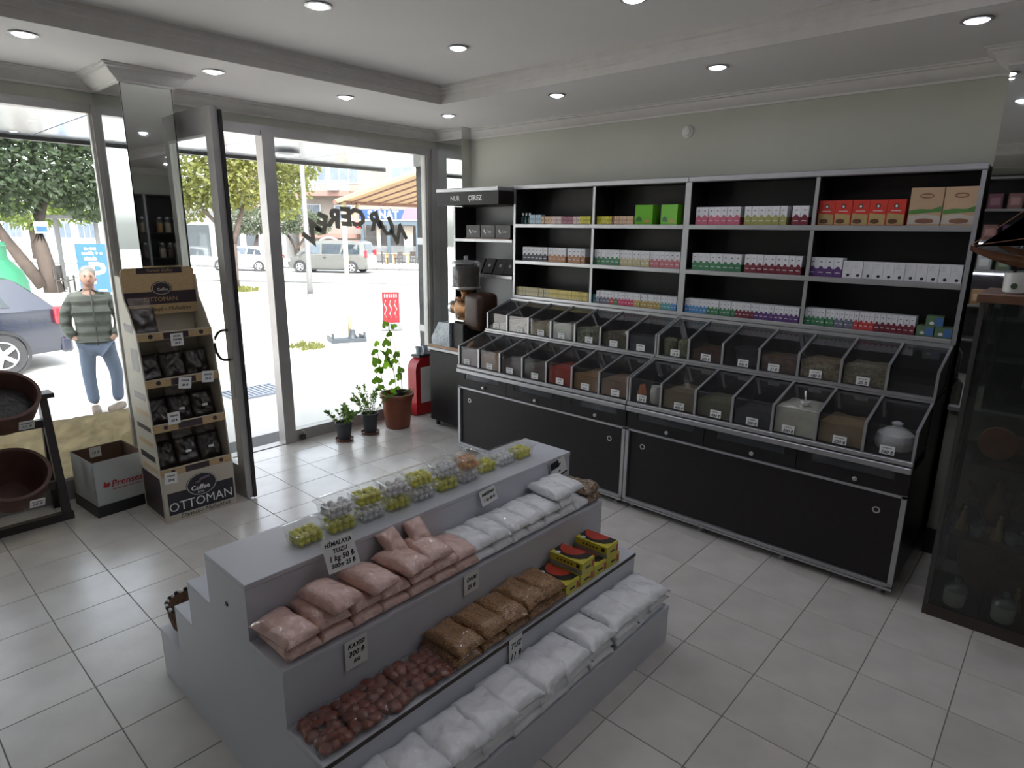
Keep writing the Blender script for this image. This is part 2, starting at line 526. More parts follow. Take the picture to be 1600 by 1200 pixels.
# open glazed door leaf
dr = thing('door_1', 'open aluminium framed glass door leaf standing inside the shop', 'door', (1.775, 4.955, 0.0), math.radians(-87.5), kind='structure')
L = 0.855
obj('stile', G().box(0, 0.07, -0.022, 0.022, 0.01, 2.58), alu_frame, dr)
obj('stile', G().box(L - 0.085, L, -0.022, 0.022, 0.01, 2.58), alu_frame, dr)
obj('stile', G().box(L - 0.012, L + 0.012, 0.022, 0.045, 0.01, 2.56), black_m, dr, label='dark rebate strip')
obj('rail', G().box(0.07, L - 0.085, -0.022, 0.022, 2.42, 2.58), alu_frame, dr)
obj('rail', G().box(0.07, L - 0.085, -0.022, 0.022, 0.01, 0.24), alu_frame, dr)
obj('bead', G().box(0.07, L - 0.085, -0.025, -0.012, 2.405, 2.42), sealw, dr)
obj('pane', G().box(0.07, L - 0.085, -0.004, 0.004, 0.24, 2.42), glass, dr)
for s in (-1, 1):
    hd = G().tube([(L - 0.05, s * 0.022, 1.20), (L - 0.06, s * 0.055, 1.20), (L - 0.075, s * 0.075, 1.185), (L - 0.10, s * 0.085, 1.15), (L - 0.11, s * 0.088, 1.10), (L - 0.10, s * 0.085, 1.05), (L - 0.075, s * 0.075, 1.012), (L - 0.06, s * 0.055, 1.0), (L - 0.05, s * 0.022, 1.0)], 0.009, 10)
    obj('handle', hd, black_m, dr, smooth='all', label='curved dark pull handle')
obj('lock', G().box(L - 0.07, L - 0.03, -0.026, 0.026, 0.74, 0.86), alu_frame, dr)
# padlock on the lower rail
pl = thing('padlock', 'small black padlock at the foot of the window frame', 'padlock', (2.725, 4.972, 0.012))
obj('body', G().box(-0.022, 0.022, -0.012, 0.012, 0, 0.045, bev=0.004), black_m, pl)
obj('shackle', G().tube([(-0.014, 0, 0.04), (-0.014, 0, 0.065), (-0.008, 0, 0.078), (0.0, 0, 0.082), (0.008, 0, 0.078), (0.014, 0, 0.065), (0.014, 0, 0.04)], 0.0035, 8), steel, pl, smooth='all')
# crinkled beige film behind the lower part of the left window
filmb = M('beige crinkled film', (0.46, 0.39, 0.26), 0.35, 0, 0.3, 10, 1.0, 16, coat=0.5)
nt = filmb.node_tree
trn = nt.nodes.new('ShaderNodeBsdfTranslucent')
trn.inputs[0].default_value = (0.55, 0.46, 0.30, 1)
mxs = nt.nodes.new('ShaderNodeMixShader')
mxs.inputs[0].default_value = 0.35
nt.links.new(nt.nodes['Principled BSDF'].outputs[0], mxs.inputs[1])
nt.links.new(trn.outputs[0], mxs.inputs[2])
nt.links.new(mxs.outputs[0], nt.nodes['Material Output'].inputs[0])
def crk(u, v):
    p = Vector((u * 2.0, v * 0.44, 0))
    return (-0.55 + 2.02 * u, 5.082 + 0.07 * abs(noise.noise(p * 7)) + 0.05 * abs(noise.noise(Vector((u * 26 + v * 16, v * 7 - u * 9, 3)))), 0.12 + 0.43 * v + 0.01 * noise.noise(p * 3))
g = G().grid(crk, 130, 34)
bmesh.ops.solidify(g.bm, geom=g.bm.faces[:], thickness=0.002)
single('plastic_sheet', g, filmb, 'crinkled beige plastic sheet along the bottom of the left window', 'plastic sheet', smooth='all')
# ================================================================== DISPLAY STEPS
X0, X1 = 0.735, 2.405
LV = [(1.168, 0.188), (1.362, 0.385), (1.560, 0.590), (1.765, 0.790)]
BK = [(2.645, 0.220), (2.435, 0.417), (2.265, 0.597), (2.065, 0.790)]
st = thing('stepped_display', 'white laminate stepped display stand in the middle of the floor', 'display stand', ((X0 + X1) / 2, 1.9, 0))
prof = []
for (y, z), nx in zip(LV, LV[1:] + [None]):
    prof += [(y, z - 0.018)] + ([(nx[0], z - 0.018)] if nx else [])
prof = [(1.172, 0.0)]
for k, (y, z) in enumerate(LV):
    prof.append((y + 0.004, z - 0.018))
    prof.append(((LV[k + 1][0] + 0.004) if k < 3 else 2.061, z - 0.018))
for k in range(2, -1, -1):
    y, z = BK[k]
    prof.append((BK[k + 1][0] - 0.004, z - 0.018))
    prof.append((y - 0.004, z - 0.018))
prof.append((2.641, 0.0))
for x0, x1 in ((X0, X0 + 0.018), (X1 - 0.018, X1)):
    obj('end_panel', G().prism(prof, 'x', x0, x1), white_lam, st, w=True)
strip = M('brown chipped edge strip', (0.055, 0.045, 0.035), 0.6, 0, 0.3, 40)
for k, (y, z) in enumerate(LV):
    yb = LV[k + 1][0] + 0.01 if k < 3 else 2.065
    obj('tread', G().box(X0, X1, y, yb, z - 0.018, z, bev=0.0015), white_lam, st, w=True)
    obj('riser', G().box(X0 + 0.018, X1 - 0.018, y + 0.004, y + 0.02, (LV[k - 1][1] if k else 0.0), z - 0.018), white_lam, st, w=True)
    if k == 1:
        obj('edge_strip', G().box(X0 + 0.002, X1, y - 0.002, y, z - 0.018, z - 0.004), strip, st, w=True, label='worn brown edge strip')
for k in range(3):
    y, z = BK[k]
    obj('tread', G().box(X0, X1, BK[k + 1][0] - 0.01, y, z - 0.018, z, bev=0.0015), white_lam, st, w=True)
    obj('riser', G().box(X0 + 0.018, X1 - 0.018, y - 0.02, y - 0.004, BK[k - 1][1] if k else 0, z - 0.018), white_lam, st, w=True)
obj('riser', G().box(X0 + 0.018, X1 - 0.018, 2.045, 2.061, BK[2][1], 0.772), white_lam, st, w=True)
obj('cam_cover', G().cyl((X0 - 0.002, 1.915, 0.66), 0.009, 0.003, 'x', 12), black_pl, st, w=True, label='small grey screw cap')

# ------------------------------------------------------------------ bags
def pillow(w, d, h, seed, n=16, wr=0.005, flat=4.6):
    g = G()
    off = Vector((seed * 7.3, seed * 3.1, seed))
    def side(sgn):
        def fn(u, v):
            a, b = 2 * u - 1, 2 * v - 1
            pr = max(0.0, (1 - abs(a) ** flat) * (1 - abs(b) ** flat)) ** 0.5
            x = w / 2 * a * (1 - 0.045 * (1 - b * b))
            y = d / 2 * b * (1 - 0.045 * (1 - a * a))
            z = h * (0.42 + (0.58 if sgn > 0 else -0.42) * pr)
            q = Vector((x * 14, y * 14, sgn)) + off
            z += (wr * noise.noise(q) * 1.6 + wr * 0.8 * noise.noise(q * 2.7)) * (1 if sgn > 0 else 0.15) * (0.3 + pr)
            return (x, y, max(z, 0.0))
        return fn
    g.grid(side(1), n, n)
    g.grid(side(-1), n, n)
    bmesh.ops.remove_doubles(g.bm, verts=g.bm.verts[:], dist=0.0006)
    return g
pink = M('pink salt in film', (0.74, 0.49, 0.425), 0.38, 0, 0.05, 60, 0.55, 48, coat=1.0, crough=0.16)
wsalt = M('white salt in film', (0.90, 0.91, 0.93), 0.38, 0, 0.03, 30, 0.5, 42, coat=1.0, crough=0.16)
grain = speckle('brown grain in film', (0.20, 0.095, 0.035), (0.48, 0.27, 0.12), 210, 0.4, 0.8, bump=0.5, crough=0.16)
nutmix = speckle('mixed nuts in film', (0.10, 0.055, 0.035), (0.42, 0.30, 0.20), 110, 0.4, 0.8, bump=0.6, crough=0.16)
pk = [pillow(0.124, 0.205, 0.053, s).mesh('pink_bag', pink, 'all') for s in range(4)]
wk = [pillow(0.118, 0.200, 0.053, s + 10).mesh('white_bag', wsalt, 'all') for s in range(4)]
def place(name, me, label, cat, group, x, y, z, rz=0, rx=0, ry=0):
    return props(obj(name, me, None, None, loc=(x, y, z), rot=(rx, ry, rz)), label, cat, group)
ORD = ['first', 'second', 'third', 'fourth', 'fifth', 'sixth', 'seventh', 'eighth', 'ninth', 'tenth', 'eleventh', 'twelfth', 'thirteenth', 'fourteenth']
HB = 0.046
for k in range(7):                      # lower row, seen as front edges
    x = 0.815 + 0.115 * k
    place('salt_bag', pk[k % 4], ORD[k] + ' pink salt bag of the bottom layer, counted from the open end', 'salt bag', 'bags of pink salt', x, 1.662, 0.591, rnd.uniform(-.05, .05))
L2 = [(0.800, 1.655, 0.10, 'front-most upper pink salt bag at the open end of the step'), (0.925, 1.665, -0.04, 'upper pink salt bag partly under the third layer near the open end'), (1.045, 1.665, 0.05, 'upper pink salt bag below the himalaya salt price card'), (1.165, 1.660, -0.03, 'upper pink salt bag between the price card and the tall stack'), (1.285, 1.662, 0.03, 'upper pink salt bag under the topmost pair'), (1.400, 1.664, -0.02, 'upper pink salt bag next to the last pink stack'), (1.500, 1.663, 0.02, 'upper pink salt bag touching the white salt bags')]
for k, (x, y, r, l) in enumerate(L2):
    place('salt_bag', pk[(k + 1) % 4], l, 'salt bag', 'bags of pink salt', x, y, 0.591 + HB, r)
L3 = [(0.955, 1.645, 0.13, 'pink salt bag lying tilted on top near the open end'), (1.105, 1.645, 0.12, 'shiny top pink salt bag right under the himalaya salt card'), (1.255, 1.650, 0.10, 'top pink salt bag in the middle of the pink row'), (1.375, 1.665, -0.06, 'last top pink salt bag beside the white bags')]
for k, (x, y, r, l) in enumerate(L3):
    place('salt_bag', pk[(k + 2) % 4], l, 'salt bag', 'bags of pink salt', x, y, 0.591 + 2 * HB, r)
sm = pillow(0.085, 0.12, 0.05, 31, wr=0.009).mesh('small_pink_bag', pink, 'all')
place('salt_bag', sm, 'small pink salt bag standing against the riser', 'salt bag', 'bags of pink salt', 1.265, 1.738, 0.725, 0.2, 0.7)
place('salt_bag', sm, 'small crumpled pink salt bag behind the last pink stack', 'salt bag', 'bags of pink salt', 1.385, 1.735, 0.725, -0.1, 0.55)
for k in range(7):
    place('salt_bag', wk[k % 4], ORD[k] + ' white bag of the bottom layer on the upper step, counted from the pink bags', 'salt bag', 'white bags on the upper step', 1.600 + 0.1085 * k, 1.662, 0.591, rnd.uniform(-.05, .05))
for k in range(6):
    place('salt_bag', wk[(k + 1) % 4], ORD[k] + ' white bag of the top layer on the upper step, counted from the pink bags', 'salt bag', 'white bags on the upper step', 1.590 + 0.1085 * k, 1.662, 0.591 + HB, rnd.uniform(-.09, .09))
place('salt_bag', wk[3], 'white bag on the third layer beside the nut mix', 'salt bag', 'white bags on the upper step', 2.20, 1.667, 0.591 + 2 * HB, 0.05)
place('salt_bag', wk[1], 'white bag lying highest near the end of the upper step', 'salt bag', 'white bags on the upper step', 2.115, 1.66, 0.591 + 2 * HB, -0.06)
nk = pillow(0.118, 0.198, 0.05, 40, wr=0.006).mesh('nut_bag', nutmix, 'all')
place('nut_bag', nk, 'lower bag of brown nut mix at the far end of the upper step', 'nut bag', 'nut mix bags', 2.345, 1.66, 0.591)
place('nut_bag', nk, 'upper bag of brown nut mix at the far end of the upper step', 'nut bag', 'nut mix bags', 2.338, 1.665, 0.591 + 0.042, 0.08)
# dried apricots: fruit pieces inside flat film bags
apr = M('dried apricot', (0.20, 0.040, 0.014), 0.3, 0, 0.35, 25, 0.3, 60, coat=0.7)
for k, (x, l) in enumerate(((0.800, 'dried apricot pack at the open end of the middle step'), (0.915, 'second dried apricot pack from the open end'), (1.010, 'middle pack of the dried apricots'), (1.118, 'dried apricot pack under the 300 price card side'), (1.220, 'dried apricot pack touching the grain bags'))):
    r = thing('apricot_pack', l, 'dried fruit', (x, 1.462, 0.386), rnd.uniform(-.1, .1), 'dried apricot packs')
    g = G()
    rr = random.Random(k)
    for i in range(3):
        for j in range(5):
            g.ball((-0.032 + 0.032 * i + rr.uniform(-.008, .008), -0.066 + 0.033 * j + rr.uniform(-.008, .008), 0.010 + rr.uniform(0, .008)), 0.025, (1, rr.uniform(.8, 1.15), 0.40), 2, rot=Matrix.Rotation(rr.uniform(-.6, .6), 3, 'X') @ Matrix.Rotation(rr.uniform(0, 3), 3, 'Z'))
    obj('fruit', g, apr, r, smooth='all', kind='stuff')
    obj('film', pillow(0.118, 0.192, 0.034, k + 60, wr=0.006), film, r, smooth='all')
# grain bags
gk = [pillow(0.130, 0.205, 0.046, s + 80, wr=0.005).mesh('grain_bag', grain, 'all') for s in range(3)]
for k, (x, l) in enumerate(((1.318, 'bag of brown grain at the bottom next to the apricots'), (1.448, 'second bottom grain bag from the apricots'), (1.575, 'third bottom grain bag from the apricots'), (1.700, 'fourth bottom grain bag from the apricots'), (1.805, 'last bottom grain bag beside the yellow boxes'))):
    place('grain_bag', gk[k % 3], l, 'grain bag', 'bags of brown grain', x, 1.463, 0.386, rnd.uniform(-.04, .04))
for k, (x, z, r, l) in enumerate(((1.325, 0, .03, 'top grain bag next to the apricots'), (1.455, 0, .02, 'second top grain bag from the apricots'), (1.572, 0, -.1, 'narrow tilted top grain bag in the middle'), (1.68, 0.012, .07, 'top grain bag lying across two others'), (1.80, 0.006, -.03, 'top grain bag beside the yellow boxes'))):
    place('grain_bag', gk[(k + 1) % 3], l, 'grain bag', 'bags of brown grain', x, 1.46, 0.386 + 0.040 + z, r)
# yellow cartons
ycol = M('carton yellow', (0.60, 0.54, 0.05), 0.35)
rcol = M('carton red print', (0.50, 0.055, 0.03), 0.35)
kcol = M('carton black print', (0.018, 0.018, 0.016), 0.4)
gcol = M('carton grey side', (0.33, 0.33, 0.30), 0.5)
def ycarton():
    W, D, H = 0.096, 0.170, 0.052
    g = G().box(-W / 2, W / 2, -D / 2, D / 2, 0, H, 0)
    e = 0.0006
    def top(pts, m, k=1):
        g.poly([(x, y, H + e * k) for x, y in pts], m)
    top([(-W / 2 + W * a, -D / 2 + D * b) for a, b in ((0.30, 1), (0.12, 0.72), (0.10, 0.45), (0.25, 0.2), (0.55, 0.06), (1, 0.06), (1, 1))], 2, 1)
    top([(W / 2, 0.98 * D / 2)] + [(W / 2 - 0.066 * math.sin(t), 0.02 + 0.062 * math.cos(t)) for t in [PI * i / 12 for i in range(13)]], 1, 2)
    top([(-W / 2 + 0.018 + 0.012 * math.cos(t), 0.055 + 0.012 * math.sin(t)) for t in [2 * PI * i / 12 for i in range(12)]], 4, 2)
    yf = -D / 2 - e
    g.poly([(W / 2 - 0.022, yf, 0.008), (W / 2 - 0.004, yf, 0.008), (W / 2 - 0.004, yf, H - 0.012), (W / 2 - 0.022, yf, H - 0.012)], 1)
    g.poly([(-0.02, yf, 0.016), (0.018, yf, 0.016), (0.018, yf, 0.026), (-0.02, yf, 0.026)], 2)
    xl = -W / 2 - e
    g.poly([(xl, -D / 2, 0), (xl, D / 2, 0), (xl, D / 2, 0.020), (xl, -D / 2, 0.020)], 3)
    g.poly([(xl, -D / 2 + .012, 0.026), (xl, -D / 2 + .03, 0.026), (xl, -D / 2 + .03, 0.044), (xl, -D / 2 + .012, 0.044)], 2)
    for q in range(5):
        g.poly([(xl, -0.035 + q * .018, 0.029), (xl, -0.026 + q * .018, 0.029), (xl, -0.026 + q * .018, 0.038), (xl, -0.035 + q * .018, 0.038)], 2)
    return g.mesh('yellow_carton', [ycol, rcol, kcol, gcol, card], recalc=False)
yme = ycarton()
for x, z, r, l in ((1.925, 0, .02, 'bottom yellow carton beside the grain bags'), (2.030, 0, 0, 'second bottom yellow carton from the grain bags'), (2.132, 0, .0, 'third bottom yellow carton from the grain bags'), (2.236, 0, -.03, 'last bottom yellow carton at the end of the step'), (2.032, 0.0535, .04, 'stacked yellow carton nearer the grain bags'), (2.222, 0.0535, .03, 'stacked yellow carton at the end of the step')):
    place('food_carton', yme, l, 'carton', 'yellow red and black cartons', x, 1.462, 0.386 + z, r)
# big white salt bags on the lowest step
bigf = [pillow(0.170, 0.200, 0.037, s + 120, n=14, wr=0.003, flat=6).mesh('flat_salt_bag', wsalt, 'all') for s in range(3)]
bigw = [pillow(0.172, 0.205, 0.050, s + 100, n=18, wr=0.006).mesh('big_salt_bag', wsalt, 'all') for s in range(4)]
xs = [0.84, 0.98, 1.13, 1.27, 1.42, 1.56, 1.70, 1.87, 2.04, 2.18, 2.305]
for k, x in enumerate(xs):
    for lay in range(3):
        where = ('bottom', 'middle', 'top')[lay]
        place('salt_bag', bigw[(k + lay) % 4] if lay == 2 else bigf[(k + lay) % 3], ORD[k] + ' large white salt bag from the open end, ' + where + ' layer of the lowest step', 'salt bag', 'large white salt bags on the lowest step',
              x + rnd.uniform(-.012, .012), 1.268 + rnd.uniform(-.006, .006), 0.189 + lay * 0.034, rnd.uniform(-.10, .10) if lay == 2 else rnd.uniform(-.04, .04))

# ------------------------------------------------------------------ tubs of soft sweets
ysw = M('yellow sweets', (0.86, 0.80, 0.05), 0.5, 0, 0.12, 40)
wsw = M('white sweets', (0.88, 0.88, 0.88), 0.55, 0, 0.06, 40)
osw = M('orange sweets', (0.85, 0.45, 0.16), 0.5, 0, 0.1, 40)
def tub_mesh():
    g = G()
    W, D, H = 0.060, 0.052, 0.052
    def rr(w, d, z, r=0.014, n=4):
        pts = []
        for cx, cy, a0 in ((w - r, d - r, 0), (-w + r, d - r, PI / 2), (-w + r, -d + r, PI), (w - r, -d + r, 1.5 * PI)):
            for i in range(n + 1):
                a = a0 + PI / 2 * i / n
                pts.append((cx + r * math.cos(a), cy + r * math.sin(a), z))
        return pts
    rings = [rr(0.050, 0.042, 0.0), rr(0.053, 0.045, 0.006), rr(W, D, H), rr(W + 0.006, D + 0.006, H + 0.001)]
    vs = [[g.bm.verts.new(p) for p in r] for r in rings]
    for a, b in zip(vs, vs[1:]):
        for k in range(len(a)):
            g.bm.faces.new((a[k], a[(k + 1) % len(a)], b[(k + 1) % len(a)], b[k]))
    g.bm.faces.new(vs[0][::-1])
    tub = g.mesh('tub', tubclear, True)
    g = G()
    rings = [rr(W + 0.007, D + 0.007, H + 0.001), rr(W + 0.008, D + 0.008, H + 0.006), rr(W + 0.001, D + 0.001, H + 0.007), rr(W - 0.004, D - 0.004, H + 0.002), rr(0.03, 0.024, H + 0.003)]
    vs = [[g.bm.verts.new(p) for p in r] for r in rings]
    for a, b in zip(vs, vs[1:]):
        for k in range(len(a)):
            g.bm.faces.new((a[k], a[(k + 1) % len(a)], b[(k + 1) % len(a)], b[k]))
    g.bm.faces.new(vs[-1])
    lid = g.mesh('lid', tubclear, True)
    sw = []
    for s in range(3):
        g = G()
        rr_ = random.Random(s)
        for i in range(4):
            for j in range(3):
                for z in range(2):
                    if z == 1 and rr_.random() < 0.15: continue
                    c = Vector((-0.036 + 0.024 * i + rr_.uniform(-.003, .003), -0.026 + 0.026 * j + rr_.uniform(-.003, .003), 0.013 + 0.021 * z))
                    a = 0.0105
                    q = bmesh.ops.create_cube(g.bm, size=2 * a, matrix=Matrix.Translation(c) @ Matrix.Rotation(rr_.uniform(0, 1.5), 4, 'Z') @ Matrix.Rotation(rr_.uniform(-.3, .3), 4, 'X'))
        bmesh.ops.bevel(g.bm, geom=g.bm.edges[:], offset=0.004, segments=2, affect='EDGES')
        sw.append(g)
    return tub, lid, sw
tub_me, lid_me, sws = tub_mesh()
sw_me = {}
for nm, mt, g in (('y', ysw, sws[0]), ('w', wsw, sws[1]), ('o', osw, sws[2])):
    sw_me[nm] = g.mesh('sweets', mt, 'all')
def tubf(c, x, y, z, rz, label):
    r = thing('sweet_tub', label, 'food tub', (x, y, z), rz, 'clear tubs of sweets')
    obj('tub', tub_me, None, r)
    obj('sweets', sw_me[c], None, r, kind='stuff')
    obj('lid', lid_me, None, r)
cn = {'y': 'yellow', 'w': 'white', 'o': 'orange'}
row = [('y', None), ('y', 'w'), ('w', 'y'), ('y', 'w'), ('w', 'y'), ('y', 'w'), ('w', 'o'), ('y', None), ('w', None), ('y', None)]
tx = [1.015, 1.150, 1.280, 1.405, 1.530, 1.665, 1.795, 1.925, 2.055, 2.175]
for k, ((a, b), x) in enumerate(zip(row, tx)):
    y = 1.885 + (0.02 if k > 6 else 0)
    tubf(a, x, y, 0.7905, rnd.uniform(-.08, .08), ('lone' if b is None else 'lower') + ' tub of ' + cn[a] + ' sweets, ' + ORD[k] + ' along the top from the open end')
    if b:
        tubf(b, x + rnd.uniform(-.01, .01), y + rnd.uniform(-.006, .006), 0.7905 + 0.0605, rnd.uniform(-.1, .1), 'upper tub of ' + cn[b] + ' sweets on the ' + ORD[k] + ' stack from the open end')

# ------------------------------------------------------------------ hand-written price cards on the stand
def pcard(label, lines, loc, rot, w, h, size, sp=None, name='price_card', curl=0.0, mat=None):
    r = thing(name, label, 'price card', loc, rot=rot)
    obj('card', G().box(-w / 2, w / 2, -h / 2, h / 2, -0.0006, 0.0), mat or card, r)
    sp = sp or h / (len(lines) + 0.6)
    for i, ln in enumerate(lines):
        s = size
        if isinstance(ln, tuple): ln, s = ln
        text(ln, s, r, (0, (len(lines) - 1) / 2 * sp - i * sp, 0.0006), (0, 0, 0), ink, shear=0.25, bold=0.0006)
    return r
pcard('large white himalaya salt price card leaning on the pink bags', [('HİMALAYA', .020), ('TUZU', .020), ('1 kg 50 ₺', .025), ('500gr 25 ₺', .020)], (1.050, 1.722, 0.792), (math.radians(62), math.radians(0), math.radians(-4)), 0.118, 0.110, 0.02)
pcard('white price card taped below the tubs above the white bags', [('PAKİSTAN', .015), ('1 kg 50 ₺', .018)], (1.80, 1.749, 0.752), (math.radians(75), math.radians(-6), 0), 0.095, 0.065, 0.018)
r = pcard('printed black and white label at the end of the top riser', [('KAHVE', .012), ('30', .014)], (2.295, 1.752, 0.738), (math.radians(80), math.radians(-10), 0), 0.115, 0.085, 0.012)
obj('print_block', G().box(-0.055, 0.008, 0.006, 0.040, 0, 0.0005), ink, r)
obj('print_block', G().box(-0.055, 0.055, -0.042, -0.034, 0, 0.0005), ink, r)
pcard('white apricot price card 300 taped below the pink bags', [('KAYISI', .022), ('300 ₺', .026), ('KG', .018)], (0.985, 1.556, 0.525), (PI / 2, 0, 0), 0.085, 0.105, 0.02)
pcard('pale price card taped below the last pink bags', [('DARI', .022), ('25 ₺', .024)], (1.508, 1.556, 0.545), (PI / 2, 0, 0), 0.078, 0.085, 0.02)
pcard('white salt price card taped to the brown edged step', [('TUZ', .030), ('11 ₺', .034)], (1.545, 1.356, 0.328), (PI / 2, 0, 0), 0.075, 0.115, 0.03)
# woven basket behind the stand
wick = speckle('woven wicker', (0.10, 0.055, 0.03), (0.24, 0.14, 0.08), 90, 0.8)
bk = thing('basket', 'small woven basket with black and white rim on the back steps of the display', 'basket', (0.838, 2.540, 0.221))
obj('bowl', G().lathe([(0.06, 0.0), (0.082, 0.03), (0.093, 0.08), (0.097, 0.13), (0.090, 0.13), (0.086, 0.08), (0.075, 0.03), (0.05, 0.01)], n=28), wick, bk, smooth=True)
for k in range(30):
    a = 2 * PI * k / 30
    if k == 0:
        bl = G().ball((0, 0, 0), 0.0105, (0.8, 0.95, 1.0), 1)
        bms = [bl.mesh('rim_bead', card, 'all'), None]
        bms[1] = G().ball((0, 0, 0), 0.0105, (0.8, 0.95, 1.0), 1).mesh('rim_bead', ink, 'all')
    obj('rim_bead', bms[k % 2], None, bk, loc=(0.095 * math.cos(a), 0.095 * math.sin(a), 0.134), rot=(0, 0, a))
# ================================================================== SPICE COUNTERS ALONG THE RIGHT WALL
XC = 3.52
UN = [(2.133, 3.785, 'window end'), (0.475, 2.127, 'glass cabinet end')]
LOWP = [(XC + 0.012, 0.765), (XC + 0.012, 0.922), (3.845, 1.004), (3.845, 0.765)]
UPP = [(3.872, 1.03), (3.872, 1.170), (4.175, 1.262), (4.175, 1.03)]
def edge_strip(g, P, y0, y1, t=0.013):
    (xa, z0), (xb, z1), (xc, z2), _ = P
    d = Vector((xc - xb, z2 - z1)).normalized()
    nrm = Vector((d.y, -d.x)) * t
    g.prism([(xa - 0.004, z0), (xa - 0.004, z1), (xa - 0.004 + t, z1 - 0.006), (xa - 0.004 + t, z0)], 'y', y0, y1)
    g.prism([(xb - 0.004, z1), (xc, z2 + 0.004), (xc + nrm.x, z2 + 0.004 + nrm.y), (xb - 0.004 + t, z1 - 0.006)], 'y', y0, y1)
pane_m = clear('drawer pane', (0.55, 0.57, 0.6), 0.05, 1.6, 0.05, (0.6, 0.62, 0.65))
paper_m = M('papers in drawer', (0.36, 0.36, 0.35), 0.7, 0, 0.3, 6)
NB = 7
for ui, (ya, yb, lab) in enumerate(UN):
    r = thing('spice_counter', 'dark spice counter with aluminium trim, unit at the ' + lab, 'counter', (4.0, (ya + yb) / 2, 0))
    obj('body', G().box(XC + 0.022, 4.49, ya, yb, 0.075, 0.70), dark_lam, r, w=True)
    obj('tier_back', G().box(3.850, 4.49, ya, yb, 0.70, 1.0).box(4.18, 4.49, ya, yb, 1.0, 1.255), dark_in, r, w=True)
    obj('stile', G().box(XC, XC + 0.03, ya, ya + 0.024, 0.045, 0.58), alu, r, w=True)
    obj('stile', G().box(XC, XC + 0.03, yb - 0.024, yb, 0.045, 0.58), alu, r, w=True)
    obj('top_rail', G().box(XC, XC + 0.028, ya, yb, 0.563, 0.577), alu, r, w=True)
    obj('bottom_rail', G().box(XC - 0.004, XC + 0.03, ya, yb, 0.045, 0.056).box(XC, XC + 0.03, ya, yb, 0.058, 0.066).box(XC - 0.003, XC + 0.03, ya, yb, 0.068, 0.080), alu, r, w=True)
    obj('ledge', G().box(XC - 0.018, XC + 0.02, ya, yb, 0.700, 0.733, bev=0.004).box(XC - 0.008, XC + 0.02, ya, yb, 0.738, 0.763, bev=0.003), alu, r, w=True)
    obj('shelf_rail', G().box(3.838, 3.868, ya, yb, 1.003, 1.014).box(3.850, 3.880, ya, yb, 1.016, 1.031), alu, r, w=True)
    obj('shelf_rail', G().box(4.165, 4.200, ya, yb, 1.254, 1.272), alu, r, w=True)
    ym = (ya + yb) / 2
    for k, (a, b) in enumerate(((ya + 0.024, ym + 0.03), (ym - 0.03, yb - 0.024))):
        x = XC + (0.012 if k == 0 else 0.018)
        d = obj('sliding_door', G().box(x, x + 0.006, a, b, 0.078, 0.564), dark_lam, r, w=True)
        yr = a + 0.105 if k == 0 else b - 0.10
        c = PM[r.name].translation
        obj('finger_ring', G().lathe([(0.012, 0), (0.018, 0.0), (0.019, 0.003), (0.012, 0.003), (0.012, 0)], n=20, close=False), steel, d, loc=(x - c.x, yr - c.y, 0.466), rot=(0, -PI / 2, 0))
    for k in range(3):
        a, b = ya + (yb - ya) * k / 3, ya + (yb - ya) * (k + 1) / 3
        c = PM[r.name].translation
        g = G()
        wy0, wy1, wz0, wz1 = a + 0.07, b - 0.08, 0.648, 0.694
        x0, x1 = XC + 0.006, XC + 0.02
        g.box(x0, x1, a + 0.002, b - 0.002, 0.580, wz0)
        g.box(x0, x1, a + 0.002, wy0, wz0, 0.698).box(x0, x1, wy1, b - 0.002, wz0, 0.698)
        d = obj('drawer', g, dark_lam, r, w=True)
        obj('pane', G().box(x0 + 0.003 - c.x, x0 + 0.006 - c.x, wy0 - c.y, wy1 - c.y, wz0, wz1 + 0.004), pane_m, d)
        obj('contents', G().box(x0 + 0.009 - c.x, x0 + 0.014 - c.x, wy0 + 0.02 - c.y, wy1 - (0.05 if k else 0.09) - c.y, wz0 + 0.002, wz1 - 0.004 * k), paper_m if ui == 0 else dark_in, d)
        obj('knob', G().lathe([(0.006, 0), (0.006, 0.008), (0.012, 0.012), (0.013, 0.018), (0.009, 0.023), (0.003, 0.024)], n=14), steel, d, loc=(x0 - c.x, (a + b) / 2 - 0.03 - c.y, 0.612), rot=(0, -PI / 2, 0), smooth=True)
    for k in range(4):
        y = ya + 0.06 + (yb - ya - 0.12) * k / 3
        obj('foot', G().lathe([(0.024, 0), (0.024, 0.008), (0.016, 0.014), (0.016, 0.034), (0.022, 0.036), (0.022, 0.045)], (XC + 0.05, y, 0), 14), alu, r, w=True, smooth=True)
        obj('foot', G().lathe([(0.024, 0), (0.024, 0.008), (0.016, 0.014), (0.016, 0.034), (0.022, 0.036), (0.022, 0.076)], (4.40, y, 0), 14), alu, r, w=True, smooth=True)
    for tier, P in (('lower', LOWP), ('upper', UPP)):
        for k in range(NB + 1):
            y = ya + (yb - ya) * k / NB
            y0, y1 = (y, y + 0.013) if k == 0 else ((y - 0.013, y) if k == NB else (y - 0.007, y + 0.007))
            g = G()
            g.prism([(p[0] + (0.005 if i < 2 else 0), p[1] - (0.006 if i == 1 else 0)) for i, p in enumerate(P)], 'y', (y0 + y1) / 2 - 0.002, (y0 + y1) / 2 + 0.002, 1)
            edge_strip(g, P, y0, y1)
            obj('divider', g, [alu, dark_in], r, w=True)
        obj('bin_floor', G().box(P[0][0], P[3][0], ya, yb, P[0][1] - 0.004, P[0][1] + 0.002), dark_in, r, w=True)
        obj('bin_back', G().box(P[2][0], P[2][0] + 0.004, ya, yb, P[0][1], P[2][1]), dark_in, r, w=True)

